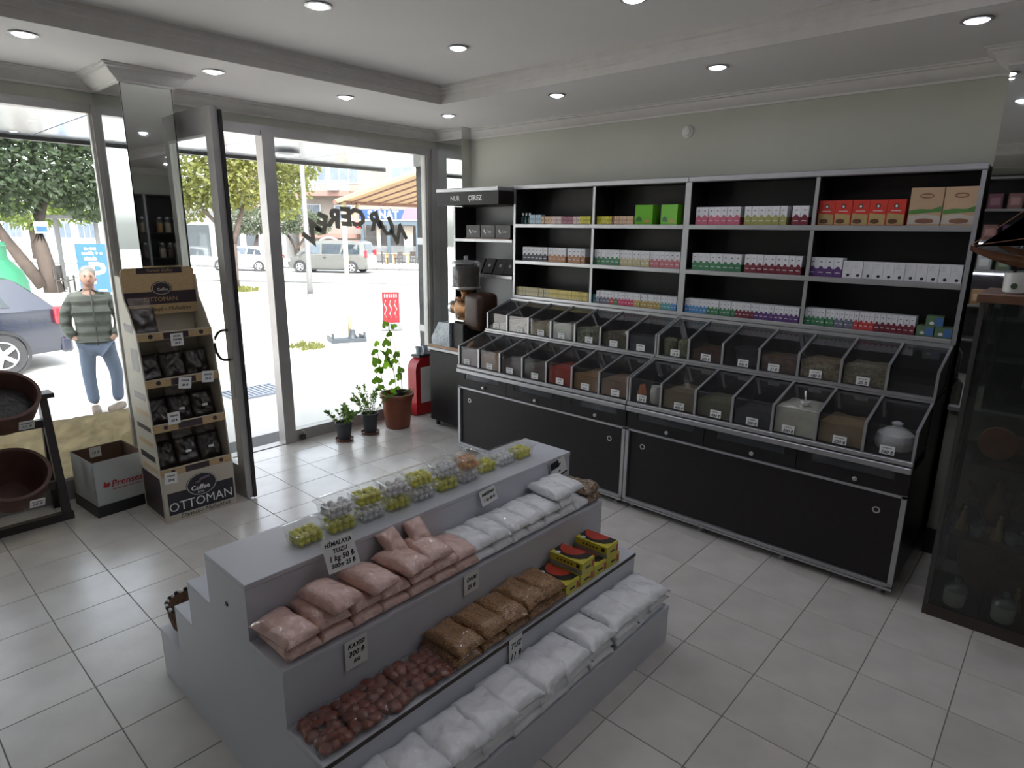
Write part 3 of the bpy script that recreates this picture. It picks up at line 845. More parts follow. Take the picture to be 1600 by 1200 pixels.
# bins: contents, front pane, lid pane, price card; first entry is the window end
def sp(n, a, b, s): return speckle('spice ' + n, a, b, s, 0.8, bump=0.4)
def pw(n, c): return M('powder ' + n, c, 0.9, 0, 0.1, 25, 0.3, 80)
LOWB = [('grey-brown powder', pw('greybrown', (.36, .29, .26)), .115, ''), ('light brown powder in a box', pw('lightbrown', (.42, .26, .17)), .12, ''), ('dark peppery powder', pw('peppery', (.14, .105, .095)), .11, ''), ('dark brown powder', pw('darkbrown', (.13, .09, .085)), .10, ''), ('red pepper flakes', sp('red', (.36, .025, .018), (.52, .06, .03), 150), .12, ''), ('golden brown powder', pw('golden', (.32, .185, .085)), .105, ''), ('tan brown powder', pw('tan', (.27, .165, .10)), .11, ''),
        ('orange roots and a jar of white powder', pw('olive', (.12, .10, .06)), .03, '20 ₺'), ('olive brown powder', pw('olivebrown', (.20, .155, .085)), .115, '400 ₺'), ('dark olive herbs', sp('darkolive', (.10, .10, .05), (.19, .18, .10), 160), .10, '400 ₺'), ('black seeds', sp('black', (.012, .012, .016), (.05, .05, .06), 160), .09, '200 ₺'), ('white powder in an open tray', pw('white', (.66, .66, .58)), .15, '300 ₺'), ('ochre powder', pw('ochre', (.27, .19, .085)), .11, '200 ₺'), ('round white bag with a knot', wsalt, .14, '160 ₺')]
UPB = [('sloping heap of pale flakes', sp('paleflake', (.42, .37, .34), (.60, .54, .50), 140), .075, ''), ('pale speckled seeds', sp('paleseed', (.28, .25, .21), (.66, .62, .56), 110), .095, ''), ('yellow speckled seeds', sp('yellowseed', (.28, .23, .13), (.60, .54, .38), 110), .10, ''), ('grey powder', pw('grey', (.36, .335, .325)), .11, ''), ('dark leaves with green bits', sp('darkleaf', (.07, .07, .055), (.30, .32, .20), 70), .105, ''), ('dark olive leaves', sp('oliveleaf', (.09, .085, .055), (.20, .185, .12), 90), .10, ''), ('glossy dark blue bag', M('dark blue film', (.05, .055, .085), .2, 0, .2, 12, .5, 25, coat=.8), .11, ''),
       ('two tubs of green herbs', sp('greenherb', (.17, .18, .095), (.36, .38, .22), 120), .105, '50 ₺'), ('dark red-brown berries', sp('berries', (.05, .022, .016), (.13, .055, .035), 80), .075, '200 ₺'), ('black plastic bucket', M('bucket dark', (.045, .045, .06), .3, 0, .1, 10, coat=.5), .11, '300 ₺'), ('reddish brown bark', sp('bark', (.06, .028, .02), (.15, .08, .05), 50), .085, '21 ₺'), ('mixed brown herbs', sp('mixherb', (.14, .10, .05), (.36, .30, .18), 90), .10, '180 ₺'), ('olive grey herbs', sp('oliveherb', (.17, .155, .095), (.36, .335, .235), 100), .105, '20 ₺'), ('empty bin', dark_in, 0.0, None)]
orange_m = M('orange root', (.60, .17, .03), .6, 0, .15, 20)
for tier, P, LST in (('lower', LOWP, LOWB), ('upper', UPP, UPB)):
    for k, (desc, mt, fh, price) in enumerate(LST):
        ya, yb, lab = UN[0] if k < 7 else UN[1]
        kk = k % 7
        w = (yb - ya) / NB
        yc = yb - w * (kk + 0.5)
        hw = w / 2 - 0.0115
        x0, z0 = P[0]
        x0 += 0.014
        x2 = P[3][0] - 0.01
        r = thing('spice_bin', ('empty ' if desc == 'empty bin' else '') + tier + ' tier bin' + ('' if desc == 'empty bin' else ' of ' + desc) + ', ' + ORD[k] + ' from window', 'spice bin', (x0, yc, z0 + 0.003), group='bins of the ' + tier + ' tier')
        dx = x2 - x0
        H1, H2 = P[1][1] - z0 - 0.010, P[2][1] - z0 - 0.012
        seed = k + (40 if tier == 'upper' else 0)
        if 'round white bag' in desc:
            obj('bag', G().lathe([(0.03, 0.0), (0.088, 0.015), (0.098, 0.05), (0.085, 0.09), (0.045, 0.118), (0.020, 0.128), (0.028, 0.145), (0.012, 0.155)], (0.115, 0, 0), 24), mt, r, smooth=True)
        elif 'bucket' in desc:
            obj('bucket', G().lathe([(0.062, 0.0), (0.078, 0.10), (0.082, 0.10), (0.082, 0.108), (0.070, 0.108), (0.060, 0.02)], (0.105, 0, 0), 24), mt, r, smooth=True)
        elif 'two tubs' in desc:
            for s in (-1, 1):
                obj('herb_tub', G().lathe([(0.042, 0.0), (0.047, 0.10), (0.030, 0.115), (0.008, 0.118)], (0.055, s * 0.054, 0), 18), mt, r, smooth=True)
        elif 'orange roots' in desc:
            for i, (yy, tt) in enumerate(((0.055, .2), (0.075, -.3), (0.035, .5), (0.06, -.1))):
                obj('root', G().tube([(0.03 + i * .012, yy, 0.01), (0.035 + i * .012, yy + 0.02 * tt, 0.06), (0.04 + i * .012, yy + 0.04 * tt, 0.105)], 0.02, 8, radii=[0.018, 0.016, 0.006]), orange_m, r, smooth='all')
            obj('jar', G().lathe([(0.036, 0.0), (0.040, 0.01), (0.040, 0.085), (0.034, 0.098), (0.036, 0.11), (0.005, 0.11)], (0.06, -0.045, 0), 18), pw('white', (.66, .66, .58)), r, smooth=True)
        elif fh > 0:
            def top(u, v, fh=fh, seed=seed):
                q = Vector((u * 2.3 + seed * 5, v * 2.3, seed))
                slope = 0.0
                if 'sloping' in desc: slope = -0.05 * v
                return (0.003 + (dx - 0.006) * u, -hw + 2 * hw * v, fh + 0.010 * noise.noise(q) + 0.012 * math.sin(PI * u) * math.sin(PI * v) + slope - 0.01 * u)
            g = G().grid(top, 10, 10)
            bd = [e for e in g.bm.edges if e.is_boundary]
            q = bmesh.ops.extrude_edge_only(g.bm, edges=bd)
            for v in q['geom']:
                if isinstance(v, bmesh.types.BMVert):
                    v.co.z = 0.0
            obj('contents', g, mt, r, smooth=True)
            if 'open tray' in desc:
                obj('tray', G().box(-0.001, 0.002, -hw, hw, 0, 0.138).box(0.002, 0.012, -hw, hw, 0.134, 0.1385), pw('white', (.66, .66, .58)), r)
                obj('scoop', G().tube([(0.12, -0.01, 0.165), (0.20, 0.02, 0.21)], 0.006, 8).lathe([(0.0, 0.0), (0.022, 0.006), (0.026, 0.03)], (0.10, -0.015, 0.15), 14, close=False), card, r, smooth=True)
        obj('front_pane', G().box(-0.006, -0.003, -hw, hw, 0.0, H1), acrylic, r)
        n_ = Vector((H2 - H1, 0, 0))
        obj('lid_pane', G().prism([(-0.006, H1 + 0.002), (dx, H2 + 0.001), (dx, H2 - 0.002), (-0.006, H1 - 0.001)], 'y', -hw, hw), acrylic, r)
        if price is not None and desc != 'red':
            py_ = rnd.uniform(-0.02, 0.03)
            c = obj('price_card', G().box(-0.0085, -0.0075, py_ - 0.034, py_ + 0.034, 0.004 if ui else 0.0, 0.050), card, r)
            for row_, (zz, ww) in enumerate(((0.038, 0.044), (0.016, 0.030))):
                if row_ == 1 and price:
                    text(price, 0.024, c, (-0.0088, py_, zz), FX, ink, shear=0.25, bold=0.0005)
                else:
                    g = G()
                    n = 9
                    for i in range(n):
                        yy = py_ + ww / 2 - ww * i / n
                        hh = rnd.uniform(0.004, 0.008)
                        g.prism([(yy, zz - hh / 2), (yy - ww / n * 0.45, zz - hh / 2), (yy - ww / n * 0.75, zz + hh / 2), (yy - ww / n * 0.3, zz + hh / 2)], 'x', -0.0092, -0.0085)
                    obj('handwriting', g, ink, c, kind='stuff')

# ================================================================== WALL SHELVES
SH = 4.21
for ya, yb, lab in ((2.15, 3.790, 'two-bay unit beside the name sign'), (0.470, 2.150, 'two-bay unit beside the end pillar')):
    r = thing('wall_shelf', 'dark wall shelf with aluminium edges, ' + lab, 'shelf', (4.35, (ya + yb) / 2, 1.26))
    obj('back_panel', G().box(4.482, 4.495, ya, yb, 1.27, 2.22), dark_in, r, w=True)
    ym = 2.946 if ya > 2 else 1.300
    for y, t, f in ((ya, 0.022, 0), (yb, 0.022, 1), (ym, 0.011, 2)):
        y0, y1 = (y, y + t) if f == 0 else ((y - t, y) if f == 1 else (y - t, y + t))
        obj('upright', G().box(SH + 0.004, 4.482, y0 + 0.001, y1 - 0.001, 1.27, 2.205), dark_lam, r, w=True)
        obj('edge_profile', G().box(SH - 0.004, SH + 0.004, y0, y1, 1.272, 2.205), alu, r, w=True)
    for z0, z1 in ((1.272, 1.300), (1.573, 1.605), (1.883, 1.915)):
        obj('board', G().box(SH + 0.006, 4.482, ya + 0.02, yb - 0.02, z0 + 0.004, z1), dark_lam, r, w=True)
        obj('edge_profile', G().box(SH - 0.006, SH + 0.006, ya + 0.02, yb - 0.02, z0, z1, bev=0.003), alu, r, w=True)
    obj('top_board', G().box(SH, 4.49, ya, yb, 2.205, 2.225), dark_lam, r, w=True)
    obj('top_profile', G().box(SH - 0.012, SH + 0.006, ya - (0.005 if ya < 1 else 0), yb, 2.198, 2.238, bev=0.006), alu, r, w=True)

# cartons on the shelves
def pc(n, c): return M('print ' + n, c, 0.45, 0, 0.05, 30, rand=0.05)
pwht = pc('white', (.66, .66, .68))
CC = {'pink': (.55, .13, .20), 'olive': (.34, .33, .10), 'dred': (.17, .02, .035), 'black': (.03, .03, .05), 'orange': (.42, .20, .09), 'green': (.05, .20, .09), 'cream': (.48, .43, .24), 'rose': (.52, .17, .19), 'purple': (.10, .04, .17), 'slate': (.14, .15, .20), 'red': (.52, .05, .05), 'crim': (.55, .05, .13), 'ochre': (.42, .30, .08), 'teal': (.06, .24, .24), 'blue': (.07, .25, .52)}
NAMES = {'pink': 'pink', 'olive': 'olive green', 'dred': 'dark red', 'black': 'black', 'orange': 'orange brown', 'green': 'green', 'cream': 'cream', 'rose': 'rose', 'purple': 'purple', 'slate': 'slate grey', 'red': 'bright red', 'crim': 'crimson', 'ochre': 'ochre', 'teal': 'teal', 'blue': 'blue'}
PLAIN = {'lblue': ('pale blue', (.35, .48, .56)), 'peach': ('peach', (.62, .42, .26)), 'pinkw': ('pinkish white', (.66, .52, .48)), 'plum': ('plum and pink', (.36, .14, .18)), 'yellow': ('yellow', (.62, .56, .05)), 'brown': ('brown', (.20, .07, .02)), 'cream': ('cream', (.62, .52, .36)), 'gold': ('golden yellow', (.62, .50, .14)), 'teal': ('teal', (.10, .32, .34))}
CART = {}
def carton_mesh(style, w, h, d=0.085):
    key = (style, round(w, 3), h)
    if key in CART:
        return CART[key]
    g = G()
    e = 0.0007
    if style.startswith('w_') and style != 'w_dot':
        c = style[2:]
        g.box(0, d, -w / 2, w / 2, 0, h * 0.42, 1).box(0, d, -w / 2, w / 2, h * 0.42, h, 0)
        g.poly([(-e, w * .34, h * .42), (-e, w * .10, h * .56), (-e, -w * .2, h * .53), (-e, -w * .34, h * .42)], 1)     # leaf shaped print over the colour
        g.poly([(-e, w * .14, h * .80), (-e, -w * .14, h * .80), (-e, -w * .14, h * .76), (-e, w * .14, h * .76)], 2)
        g.poly([(-e * 1.5, w * .30, h * .24), (-e * 1.5, -w * .30, h * .24), (-e * 1.5, -w * .30, h * .20), (-e * 1.5, w * .30, h * .20)], 0)
        mats = [pwht, pc(c, CC[c]), ink]
    elif style == 'w_dot':
        g.box(0, d, -w / 2, w / 2, 0, h, 0)
        g.poly([(-e, w * (-.1 + .17 * math.cos(t)), h * (.17 + .09 * math.sin(t))) for t in [2 * PI * i / 10 for i in range(10)]], 1)
        for q in range(3):
            g.poly([(-e, w * .36, h * (.86 - .1 * q)), (-e, -w * .1, h * (.86 - .1 * q)), (-e, -w * .1, h * (.84 - .1 * q)), (-e, w * .36, h * (.84 - .1 * q))], 2)
        mats = [pwht, ink, pc('greyline', (.4, .4, .42))]
    elif style == 'redbox':
        g.box(0, d * 1.2, -w / 2, w / 2, 0, h, 0)
        g.poly([(-e, w * .46, h * .03), (-e, -w * .46, h * .03), (-e, -w * .46, h * .42), (-e, w * .46, h * .48)], 1)
        g.poly([(-e * 2, w * (.12 + .28 * math.cos(t)), h * (.16 + .10 * math.sin(t))) for t in [2 * PI * i / 10 for i in range(10)]], 2)
        g.poly([(-e, w * (.15 * math.cos(t)), h * (.76 + .10 * math.sin(t))) for t in [2 * PI * i / 12 for i in range(12)]], 2)
        g.poly([(-e * 2, w * (.07 * math.cos(t)), h * (.75 + .05 * math.sin(t))) for t in [2 * PI * i / 8 for i in range(8)]], 3)
        g.poly([(-e, w * .28, h * .58), (-e, -w * .28, h * .58), (-e, -w * .28, h * .555), (-e, w * .28, h * .555)], 3)
        mats = [pc('tea red', (.56, .035, .02)), pc('tea gold', (.40, .30, .12)), pc('tea brown', (.11, .04, .02)), pwht]
    elif style == 'tanbox':
        g.box(0, d * 1.6, -w / 2, w / 2, 0, h, 0)
        g.poly([(-e, w * .49, h * .40), (-e, w * .2, h * .44), (-e, -w * .2, h * .43), (-e, -w * .49, h * .52), (-e, -w * .49, h * .36), (-e, w * .49, h * .30)], 1)
        g.poly([(-e, w * .49, h * .04), (-e, -w * .49, h * .04), (-e, -w * .49, h * .24), (-e, 0, h * .30), (-e, w * .49, h * .26)], 2)
        g.poly([(-e * 2, w * (-.02 + .3 * math.cos(t)), h * (.12 + .07 * math.sin(t))) for t in [2 * PI * i / 12 for i in range(12)]], 3)
        g.poly([(-e, w * (.22 * math.cos(t)), h * (.78 + .07 * math.sin(t))) for t in [2 * PI * i / 12 for i in range(12)]], 3)
        g.poly([(-e * 2, w * (.18 * math.cos(t)), h * (.78 + .03 * math.sin(t))) for t in [2 * PI * i / 12 for i in range(12)]], 0)
        mats = [pc('tan', (.46, .31, .19)), pc('leaf', (.08, .22, .05)), pc('pale', (.48, .42, .36)), pc('tanbrown', (.22, .10, .06))]
    else:
        n, c = PLAIN[style]
        g.box(0, d * .7, -w / 2, w / 2, 0, h, 0)
        g.poly([(-e, w * .3, h * .62), (-e, -w * .3, h * .62), (-e, -w * .3, h * .42), (-e, w * .3, h * .42)], 1)
        g.poly([(-e, w * .38, h * .2), (-e, -w * .1, h * .2), (-e, -w * .1, h * .1), (-e, w * .38, h * .1)], 2)
        mats = [pc(n, c), pc(n + ' dark', [v * .55 for v in c]), pwht]
    CART[key] = g.mesh('carton', mats, recalc=False)
    return CART[key]
RUNS = [
     ('t', 3.751, 3.633, 3, 0.092, 'bottle') ,
     ('t', 3.633, 3.511, 4, 0.075, 'lblue') ,
     ('t', 3.504, 3.38, 4, 0.06, 'peach') ,
     ('t', 3.38, 3.292, 3, 0.06, 'pinkw') ,
     ('t', 3.292, 3.167, 4, 0.058, 'plum') ,
     ('t', 3.167, 3.103, 2, 0.058, 'pinkw') ,
     ('t', 3.103, 2.996, 5, 0.06, 'yellow') ,
     ('t', 2.959, 2.797, 7, 0.06, 'yellow') ,
     ('t', 2.797, 2.773, 1, 0.06, 'brown') ,
     ('t', 2.773, 2.602, 8, 0.06, 'peach') ,
     ('t', 2.099, 1.781, 7, 0.118, 'w_pink') ,
     ('t', 1.751, 1.476, 6, 0.118, 'w_olive') ,
     ('t', 1.444, 1.343, 2, 0.118, 'w_dred') ,
     ('t', 1.287, 0.821, 5, 0.145, 'redbox') ,
     ('t', 0.805, 0.646, 1, 0.205, 'tanbox') ,
     ('t', 0.643, 0.487, 1, 0.205, 'tanbox') ,
     ('m', 3.7, 3.425, 6, 0.115, 'w_black') ,
     ('m', 3.411, 3.226, 4, 0.115, 'w_orange') ,
     ('m', 3.206, 3.031, 4, 0.115, 'w_orange') ,
     ('m', 2.961, 2.702, 6, 0.115, 'w_green') ,
     ('m', 2.702, 2.438, 7, 0.115, 'w_cream') ,
     ('m', 2.438, 2.191, 6, 0.115, 'w_rose') ,
     ('m', 2.096, 1.737, 8, 0.115, 'w_green') ,
     ('m', 1.715, 1.345, 9, 0.118, 'w_dred') ,
     ('m', 1.303, 1.108, 4, 0.115, 'w_purple') ,
     ('m', 1.105, 0.499, 11, 0.1, 'w_dot') ,
     ('l', 3.778, 3.394, 13, 0.07, 'cream') ,
     ('l', 3.394, 2.984, 15, 0.07, 'gold') ,
     ('l', 2.959, 2.902, 2, 0.065, 'teal') ,
     ('l', 2.902, 2.773, 4, 0.098, 'w_slate') ,
     ('l', 2.773, 2.731, 1, 0.098, 'w_red') ,
     ('l', 2.731, 2.695, 1, 0.098, 'w_green') ,
     ('l', 2.695, 2.555, 5, 0.098, 'w_crim') ,
     ('l', 2.555, 2.323, 8, 0.098, 'w_ochre') ,
     ('l', 2.323, 2.238, 3, 0.098, 'w_teal') ,
     ('l', 2.238, 2.192, 2, 0.098, 'w_blue') ,
     ('l', 2.125, 1.957, 6, 0.098, 'w_blue') ,
     ('l', 1.957, 1.751, 7, 0.098, 'w_green') ,
     ('l', 1.751, 1.617, 5, 0.098, 'w_dred') ,
     ('l', 1.617, 1.325, 9, 0.098, 'w_purple') ,
     ('l', 1.306, 1.114, 7, 0.105, 'w_green') ,
     ('l', 1.114, 1.004, 4, 0.105, 'w_slate') ,
     ('l', 1.004, 0.892, 4, 0.105, 'w_red') ,
     ('l', 0.892, 0.68, 7, 0.105, 'w_dred') ,
]
ORD2 = ORD + ['fifteenth', 'sixteenth']
SZ = {'t': (1.9152, 'top shelf'), 'm': (1.6052, 'middle shelf'), 'l': (1.3002, 'bottom shelf')}
teal_gl = M('dark teal bottle', (.02, .07, .075), 0.15, 0, 0.1, 20, coat=0.5)
seen = {}
def bay(y):
    return 'first bay' if y > 2.946 else 'second bay' if y > 2.15 else 'third bay' if y > 1.30 else 'fourth bay'
for s, y0, y1, n, h, style in RUNS:
    z, sn = SZ[s]
    pitch = (y0 - y1) / n
    w = pitch - 0.0015
    b = bay((y0 + y1) / 2)
    if style == 'bottle':
        for k in range(n):
            y = y0 - pitch * (k + 0.5)
            r = thing('bottle', ORD[k] + ' dark teal bottle with white cap at the sign end of the top shelf', 'bottle', (4.265, y, z), group='teal bottles on the top shelf')
            obj('body', G().lathe([(0.015, 0), (0.016, 0.004), (0.016, 0.055), (0.007, 0.066), (0.007, 0.07)], n=14), teal_gl, r, smooth=True)
            obj('cap', G().lathe([(0.0085, 0.07), (0.0085, 0.090), (0.006, 0.092)], n=12), card, r, smooth=True)
        continue
    if style.startswith('w_'):
        nm = 'white carton with dark dot' if style == 'w_dot' else 'white and ' + NAMES[style[2:]] + ' carton'
    elif style == 'redbox': nm = 'red tea carton with round emblem'
    elif style == 'tanbox': nm = 'large tan and green carton'
    else: nm = 'small ' + PLAIN[style][0] + ' carton'
    lab = nm + ' on the ' + sn + ', ' + b
    if (lab in seen):
        lab = lab.replace(nm, nm.replace('carton', 'carton of the second group'))
    seen[lab] = 1
    if style == 'tanbox':
        lab = ('large tan and green carton beside the red tea cartons' if y0 > 0.7 else 'large tan and green carton at the very end of the top shelf')
    for k in range(n):
        me = carton_mesh(style, w, h)
        o = obj('carton', me, None, None, loc=(4.228 + (rnd.uniform(0, 0.006) if n > 1 else 0) + (0.01 if s == 't' else 0), y0 - pitch * (k + 0.5), z), rot=(0, 0, rnd.uniform(-.02, .02)))
        l2 = lab if style == 'tanbox' or n == 1 else ORD2[k] + ' ' + lab
        props(o, l2, 'carton', nm + 's on the ' + sn + ' ' + b)
# two bright green boxes
def gbox():
    g = G().box(0, 0.12, -0.07, 0.07, 0, 0.14, 0)
    e = 0.0008
    g.poly([(-e, 0.06, 0.02), (-e, 0.01, 0.02), (-e, 0.015, 0.045), (-e, 0.04, 0.06), (-e, 0.06, 0.04)], 1)
    g.poly([(-e * 1.5, 0.0, 0.012), (-e * 1.5, -0.05, 0.012), (-e * 1.5, -0.045, 0.035), (-e * 1.5, -0.015, 0.04)], 2)
    return g.mesh('green_box', [pc('bright green', (.14, .46, .02)), pc('leaf dark', (.04, .16, .03)), pc('fruit', (.45, .28, .08))], recalc=False)
gb = gbox()
place('gift_box', gb, 'bright green box beside the small cartons on the top shelf', 'box', 'bright green boxes', 4.235, 2.512, 1.9152, 0.10)
place('gift_box', gb, 'bright green box beside the wide centre upright', 'box', 'bright green boxes', 4.245, 2.310, 1.9152, -0.12)
# blue and green picture cartons in the last bay
def pbox():
    g = G().box(0, 0.09, -0.042, 0.042, 0, 0.058, 0)
    e = 0.0008
    g.poly([(-e, -0.002, 0.004), (-e, -0.040, 0.004), (-e, -0.040, 0.05), (-e, -0.002, 0.05)], 1)
    g.poly([(-e * 2, 0.012 + 0.012 * math.cos(t), 0.018 + 0.009 * math.sin(t)) for t in [2 * PI * i / 10 for i in range(10)]], 2)
    return g.mesh('picture_carton', [pc('green photo', (.10, .17, .09)), pc('blue panel', (.06, .15, .36)), pwht], recalc=False)
pb = pbox()
place('soap_carton', pb, 'blue and green carton at the bottom beside the dark red row', 'carton', 'blue and green cartons', 4.235, 0.630, 1.3002)
place('soap_carton', pb, 'blue and green carton at the bottom end of the shelf', 'carton', 'blue and green cartons', 4.235, 0.540, 1.3002)
place('soap_carton', pb, 'blue and green carton stacked on the other two', 'carton', 'blue and green cartons', 4.238, 0.590, 1.3587, 0.06)

# ================================================================== NAME UNIT IN THE CORNER
nu = thing('corner_shelf', 'narrow corner shelf unit with a dark name board on top', 'shelf', (4.3, 4.19, 0.77))
grey_in = M('pale grey back panel', (0.36, 0.36, 0.37), 0.45, 0, 0.05, 4)
obj('back_panel', G().box(4.488, 4.497, 3.800, 4.560, 0.78, 2.07), grey_in, nu, w=True)
obj('side_panel', G().box(4.21, 4.488, 4.540, 4.560, 0.78, 2.07), dark_lam, nu, w=True)
obj('edge_profile', G().box(4.204, 4.210, 4.538, 4.562, 0.78, 2.07), alu, nu, w=True)
nb = obj('name_board', G().box(4.023, 4.49, 3.800, 4.585, 2.075, 2.185), dark_lam, nu, w=True)
obj('top_profile', G().box(4.012, 4.49, 3.797, 4.59, 2.186, 2.222, bev=0.006), alu, nu, w=True)
for ch, y in (('NUR', 4.34), ('ÇEREZ', 4.085)):
    text(ch, 0.062, nb, (4.021 - 4.3, y - 4.19, 2.13 - 0.77), FX, card, sx=0.95, bold=0.0008)
for z in (1.752, 1.432):
    obj('board', G().box(4.215, 4.488, 3.800, 4.540, z, z + 0.026), grey_in, nu, w=True)
    obj('edge_profile', G().box(4.203, 4.215, 3.800, 4.545, z - 0.002, z + 0.028, bev=0.003), alu, nu, w=True)
# tulip boxes on the upper board
kb = M('black gift carton', (0.02, 0.016, 0.016), 0.35)
for k, y in enumerate((4.315, 4.125, 3.935)):
    r = thing('gift_carton', ('left-most', 'middle', 'right-most')[k] + ' black carton with white tulip emblem on the corner shelf', 'carton', (4.225, y, 1.7785), group='black tulip cartons')
    obj('box', G().box(0, 0.16, -0.092, 0.092, 0, 0.125, bev=0.002), kb, r)
    obj('lid_edge', G().box(-0.02, 0.16, -0.092, 0.092, 0, 0.012), M('brown card', (.16, .09, .06), .6), r)
    obj('emblem', G().poly([(-0.001, 0.055, 0.075), (-0.001, 0.04, 0.052), (-0.001, 0.02, 0.046), (-0.001, 0.028, 0.062), (-0.001, 0.045, 0.09)]), card, r, recalc=False)
    text('Tulip', 0.034, r, (-0.0012, -0.012, 0.066), FX, card, shear=0.3)
for k, y in enumerate((4.27, 4.13, 3.99, 3.87)):
    r = thing('book_box', ORD[k] + ' slanted black gift box on the lower corner shelf', 'box', (4.24, y, 1.4595), group='slanted black boxes')
    r.rotation_euler = (0, math.radians(-62), 0)
    PM[r.name] = r.matrix_basis.copy()
    obj('box', G().box(0.0, 0.15, -0.055, 0.055, 0.0, 0.02).box(0.0, 0.15, -0.058, 0.058, 0.02, 0.024), kb, r)
    obj('emblem', G().lathe([(0.016, 0.0245), (0.016, 0.0252)], (0.08, 0, 0), 12), grey_in, r)
# grinder cabinet
gc = thing('grinder_cabinet', 'low dark cabinet under the coffee grinder', 'cabinet', (4.15, 4.19, 0))
obj('body', G().box(3.865, 4.375, 3.800, 4.54, 0.05, 0.745), dark_lam, gc, w=True)
obj('top', G().box(3.845, 4.375, 3.798, 4.56, 0.745, 0.772, bev=0.004), alu, gc, w=True)
obj('stile', G().box(3.850, 3.866, 3.800, 3.822, 0.05, 0.745), alu, gc, w=True)
obj('door', G().box(3.855, 3.864, 3.83, 4.535, 0.06, 0.735), dark_lam, gc, w=True)
for yy in (3.86, 4.48):
    obj('foot', G().cyl((3.90, yy, 0), 0.02, 0.05, n=12), black_pl, gc, w=True)
    obj('foot', G().cyl((4.33, yy, 0), 0.02, 0.05, n=12), black_pl, gc, w=True)
# coffee grinder
copper = M('brown hammered metal', (0.27, 0.125, 0.045), 0.32, 0.6, 0.15, 30, 0.2, 60)
dbrown = M('dark brown enamel', (0.055, 0.026, 0.016), 0.4, 0.1, 0.15, 12)
beans = M('coffee beans', (0.05, 0.028, 0.02), 0.5, 0, 0.4, 90, 0.6, 90)
crack = speckle('silver crackle enamel', (0.16, 0.20, 0.24), (0.44, 0.50, 0.56), 110, 0.25, 0.6)
woodb = M('bare wood', (0.42, 0.26, 0.15), 0.6, 0, 0.2, 20)
gr = thing('coffee_grinder', 'brown coffee grinder with bean hopper and crackle silver chute on the corner cabinet', 'coffee grinder', (4.06, 4.22, 0.773))
obj('base_board', G().box(-0.20, 0.20, -0.30, 0.34, 0, 0.022), woodb, gr)
obj('stand', G().prism([(-0.16, 0.022), (-0.16, 0.245), (0.06, 0.26), (0.16, 0.26), (0.16, 0.022)], 'y', -0.10, 0.05), black_m, gr)
ch_ = G().prism([(0.30, 0.022), (0.30, 0.095), (0.20, 0.245), (0.05, 0.25), (0.05, 0.022)], 'x', -0.19, -0.02)
obj('chute', ch_, crack, gr, label='silver crackle finished chute')
obj('chute_side', G().prism([(0.296, 0.024), (0.296, 0.093), (0.20, 0.235), (0.05, 0.24), (0.05, 0.024)], 'x', -0.02, 0.10), black_m, gr)
obj('motor', G().box(-0.12, 0.14, -0.28, -0.05, 0.19, 0.530, bev=0.055, seg=3), dbrown, gr, smooth=True)
obj('grinding_head', G().lathe([(0.095, -0.08), (0.10, -0.04), (0.10, 0.04), (0.085, 0.08), (0.06, 0.10), (0.06, 0.145), (0.05, 0.15)], (-0.02, 0.0, 0.375), 24, axis='y'), copper, gr, smooth=True)
obj('adjuster_knob', G().lathe([(0.05, 0.15), (0.062, 0.155), (0.062, 0.185), (0.05, 0.19)], (-0.02, 0.0, 0.375), 24, axis='y'), steel, gr, smooth=True)
obj('neck', G().lathe([(0.05, 0.44), (0.04, 0.50), (0.05, 0.53), (0.10, 0.555), (0.125, 0.57)], (-0.02, 0.0, 0.0), 24), copper, gr, smooth=True)
hp = obj('hopper', G().lathe([(0.128, 0.565), (0.130, 0.58), (0.130, 0.79), (0.124, 0.80)], (-0.02, 0, 0), 28, close=False), clear('hopper glass', (0.85, 0.85, 0.85), 0.03, 1.5, 0.04), gr, smooth=True)
obj('beans', G().lathe([(0.10, 0.57), (0.124, 0.582), (0.124, 0.755), (0.06, 0.765)], (-0.02, 0, 0), 28), beans, hp, smooth=True)
obj('lid', G().lathe([(0.136, 0.785), (0.136, 0.80), (0.10, 0.815), (0.02, 0.82), (0.018, 0.84), (0.022, 0.85), (0.012, 0.858)], (-0.02, 0, 0), 28), clear('hopper lid', (0.8, 0.8, 0.8), 0.05, 1.6, 0.2), gr, smooth=True)
obj('rim', G().lathe([(0.133, 0.560), (0.137, 0.565), (0.137, 0.580), (0.131, 0.584)], (-0.02, 0, 0), 28, close=False), steel, gr, smooth=True)
obj('spout', G().tube([(-0.05, 0.06, 0.30), (-0.07, 0.075, 0.265), (-0.07, 0.08, 0.245)], 0.02, 10), steel, gr, smooth='all')
obj('cross_bar', G().box(-0.10, 0.02, -0.05, 0.11, 0.262, 0.275), steel, gr)
obj('mount', G().prism([(-0.06, 0.25), (0.06, 0.25), (0.04, 0.33), (-0.08, 0.33)], 'y', -0.10, 0.04), copper, gr)
obj('handle_loop', G().tube([(-0.09, -0.03, 0.44), (-0.10, 0.02, 0.48), (-0.09, 0.07, 0.46)], 0.014, 10), copper, gr, smooth='all')
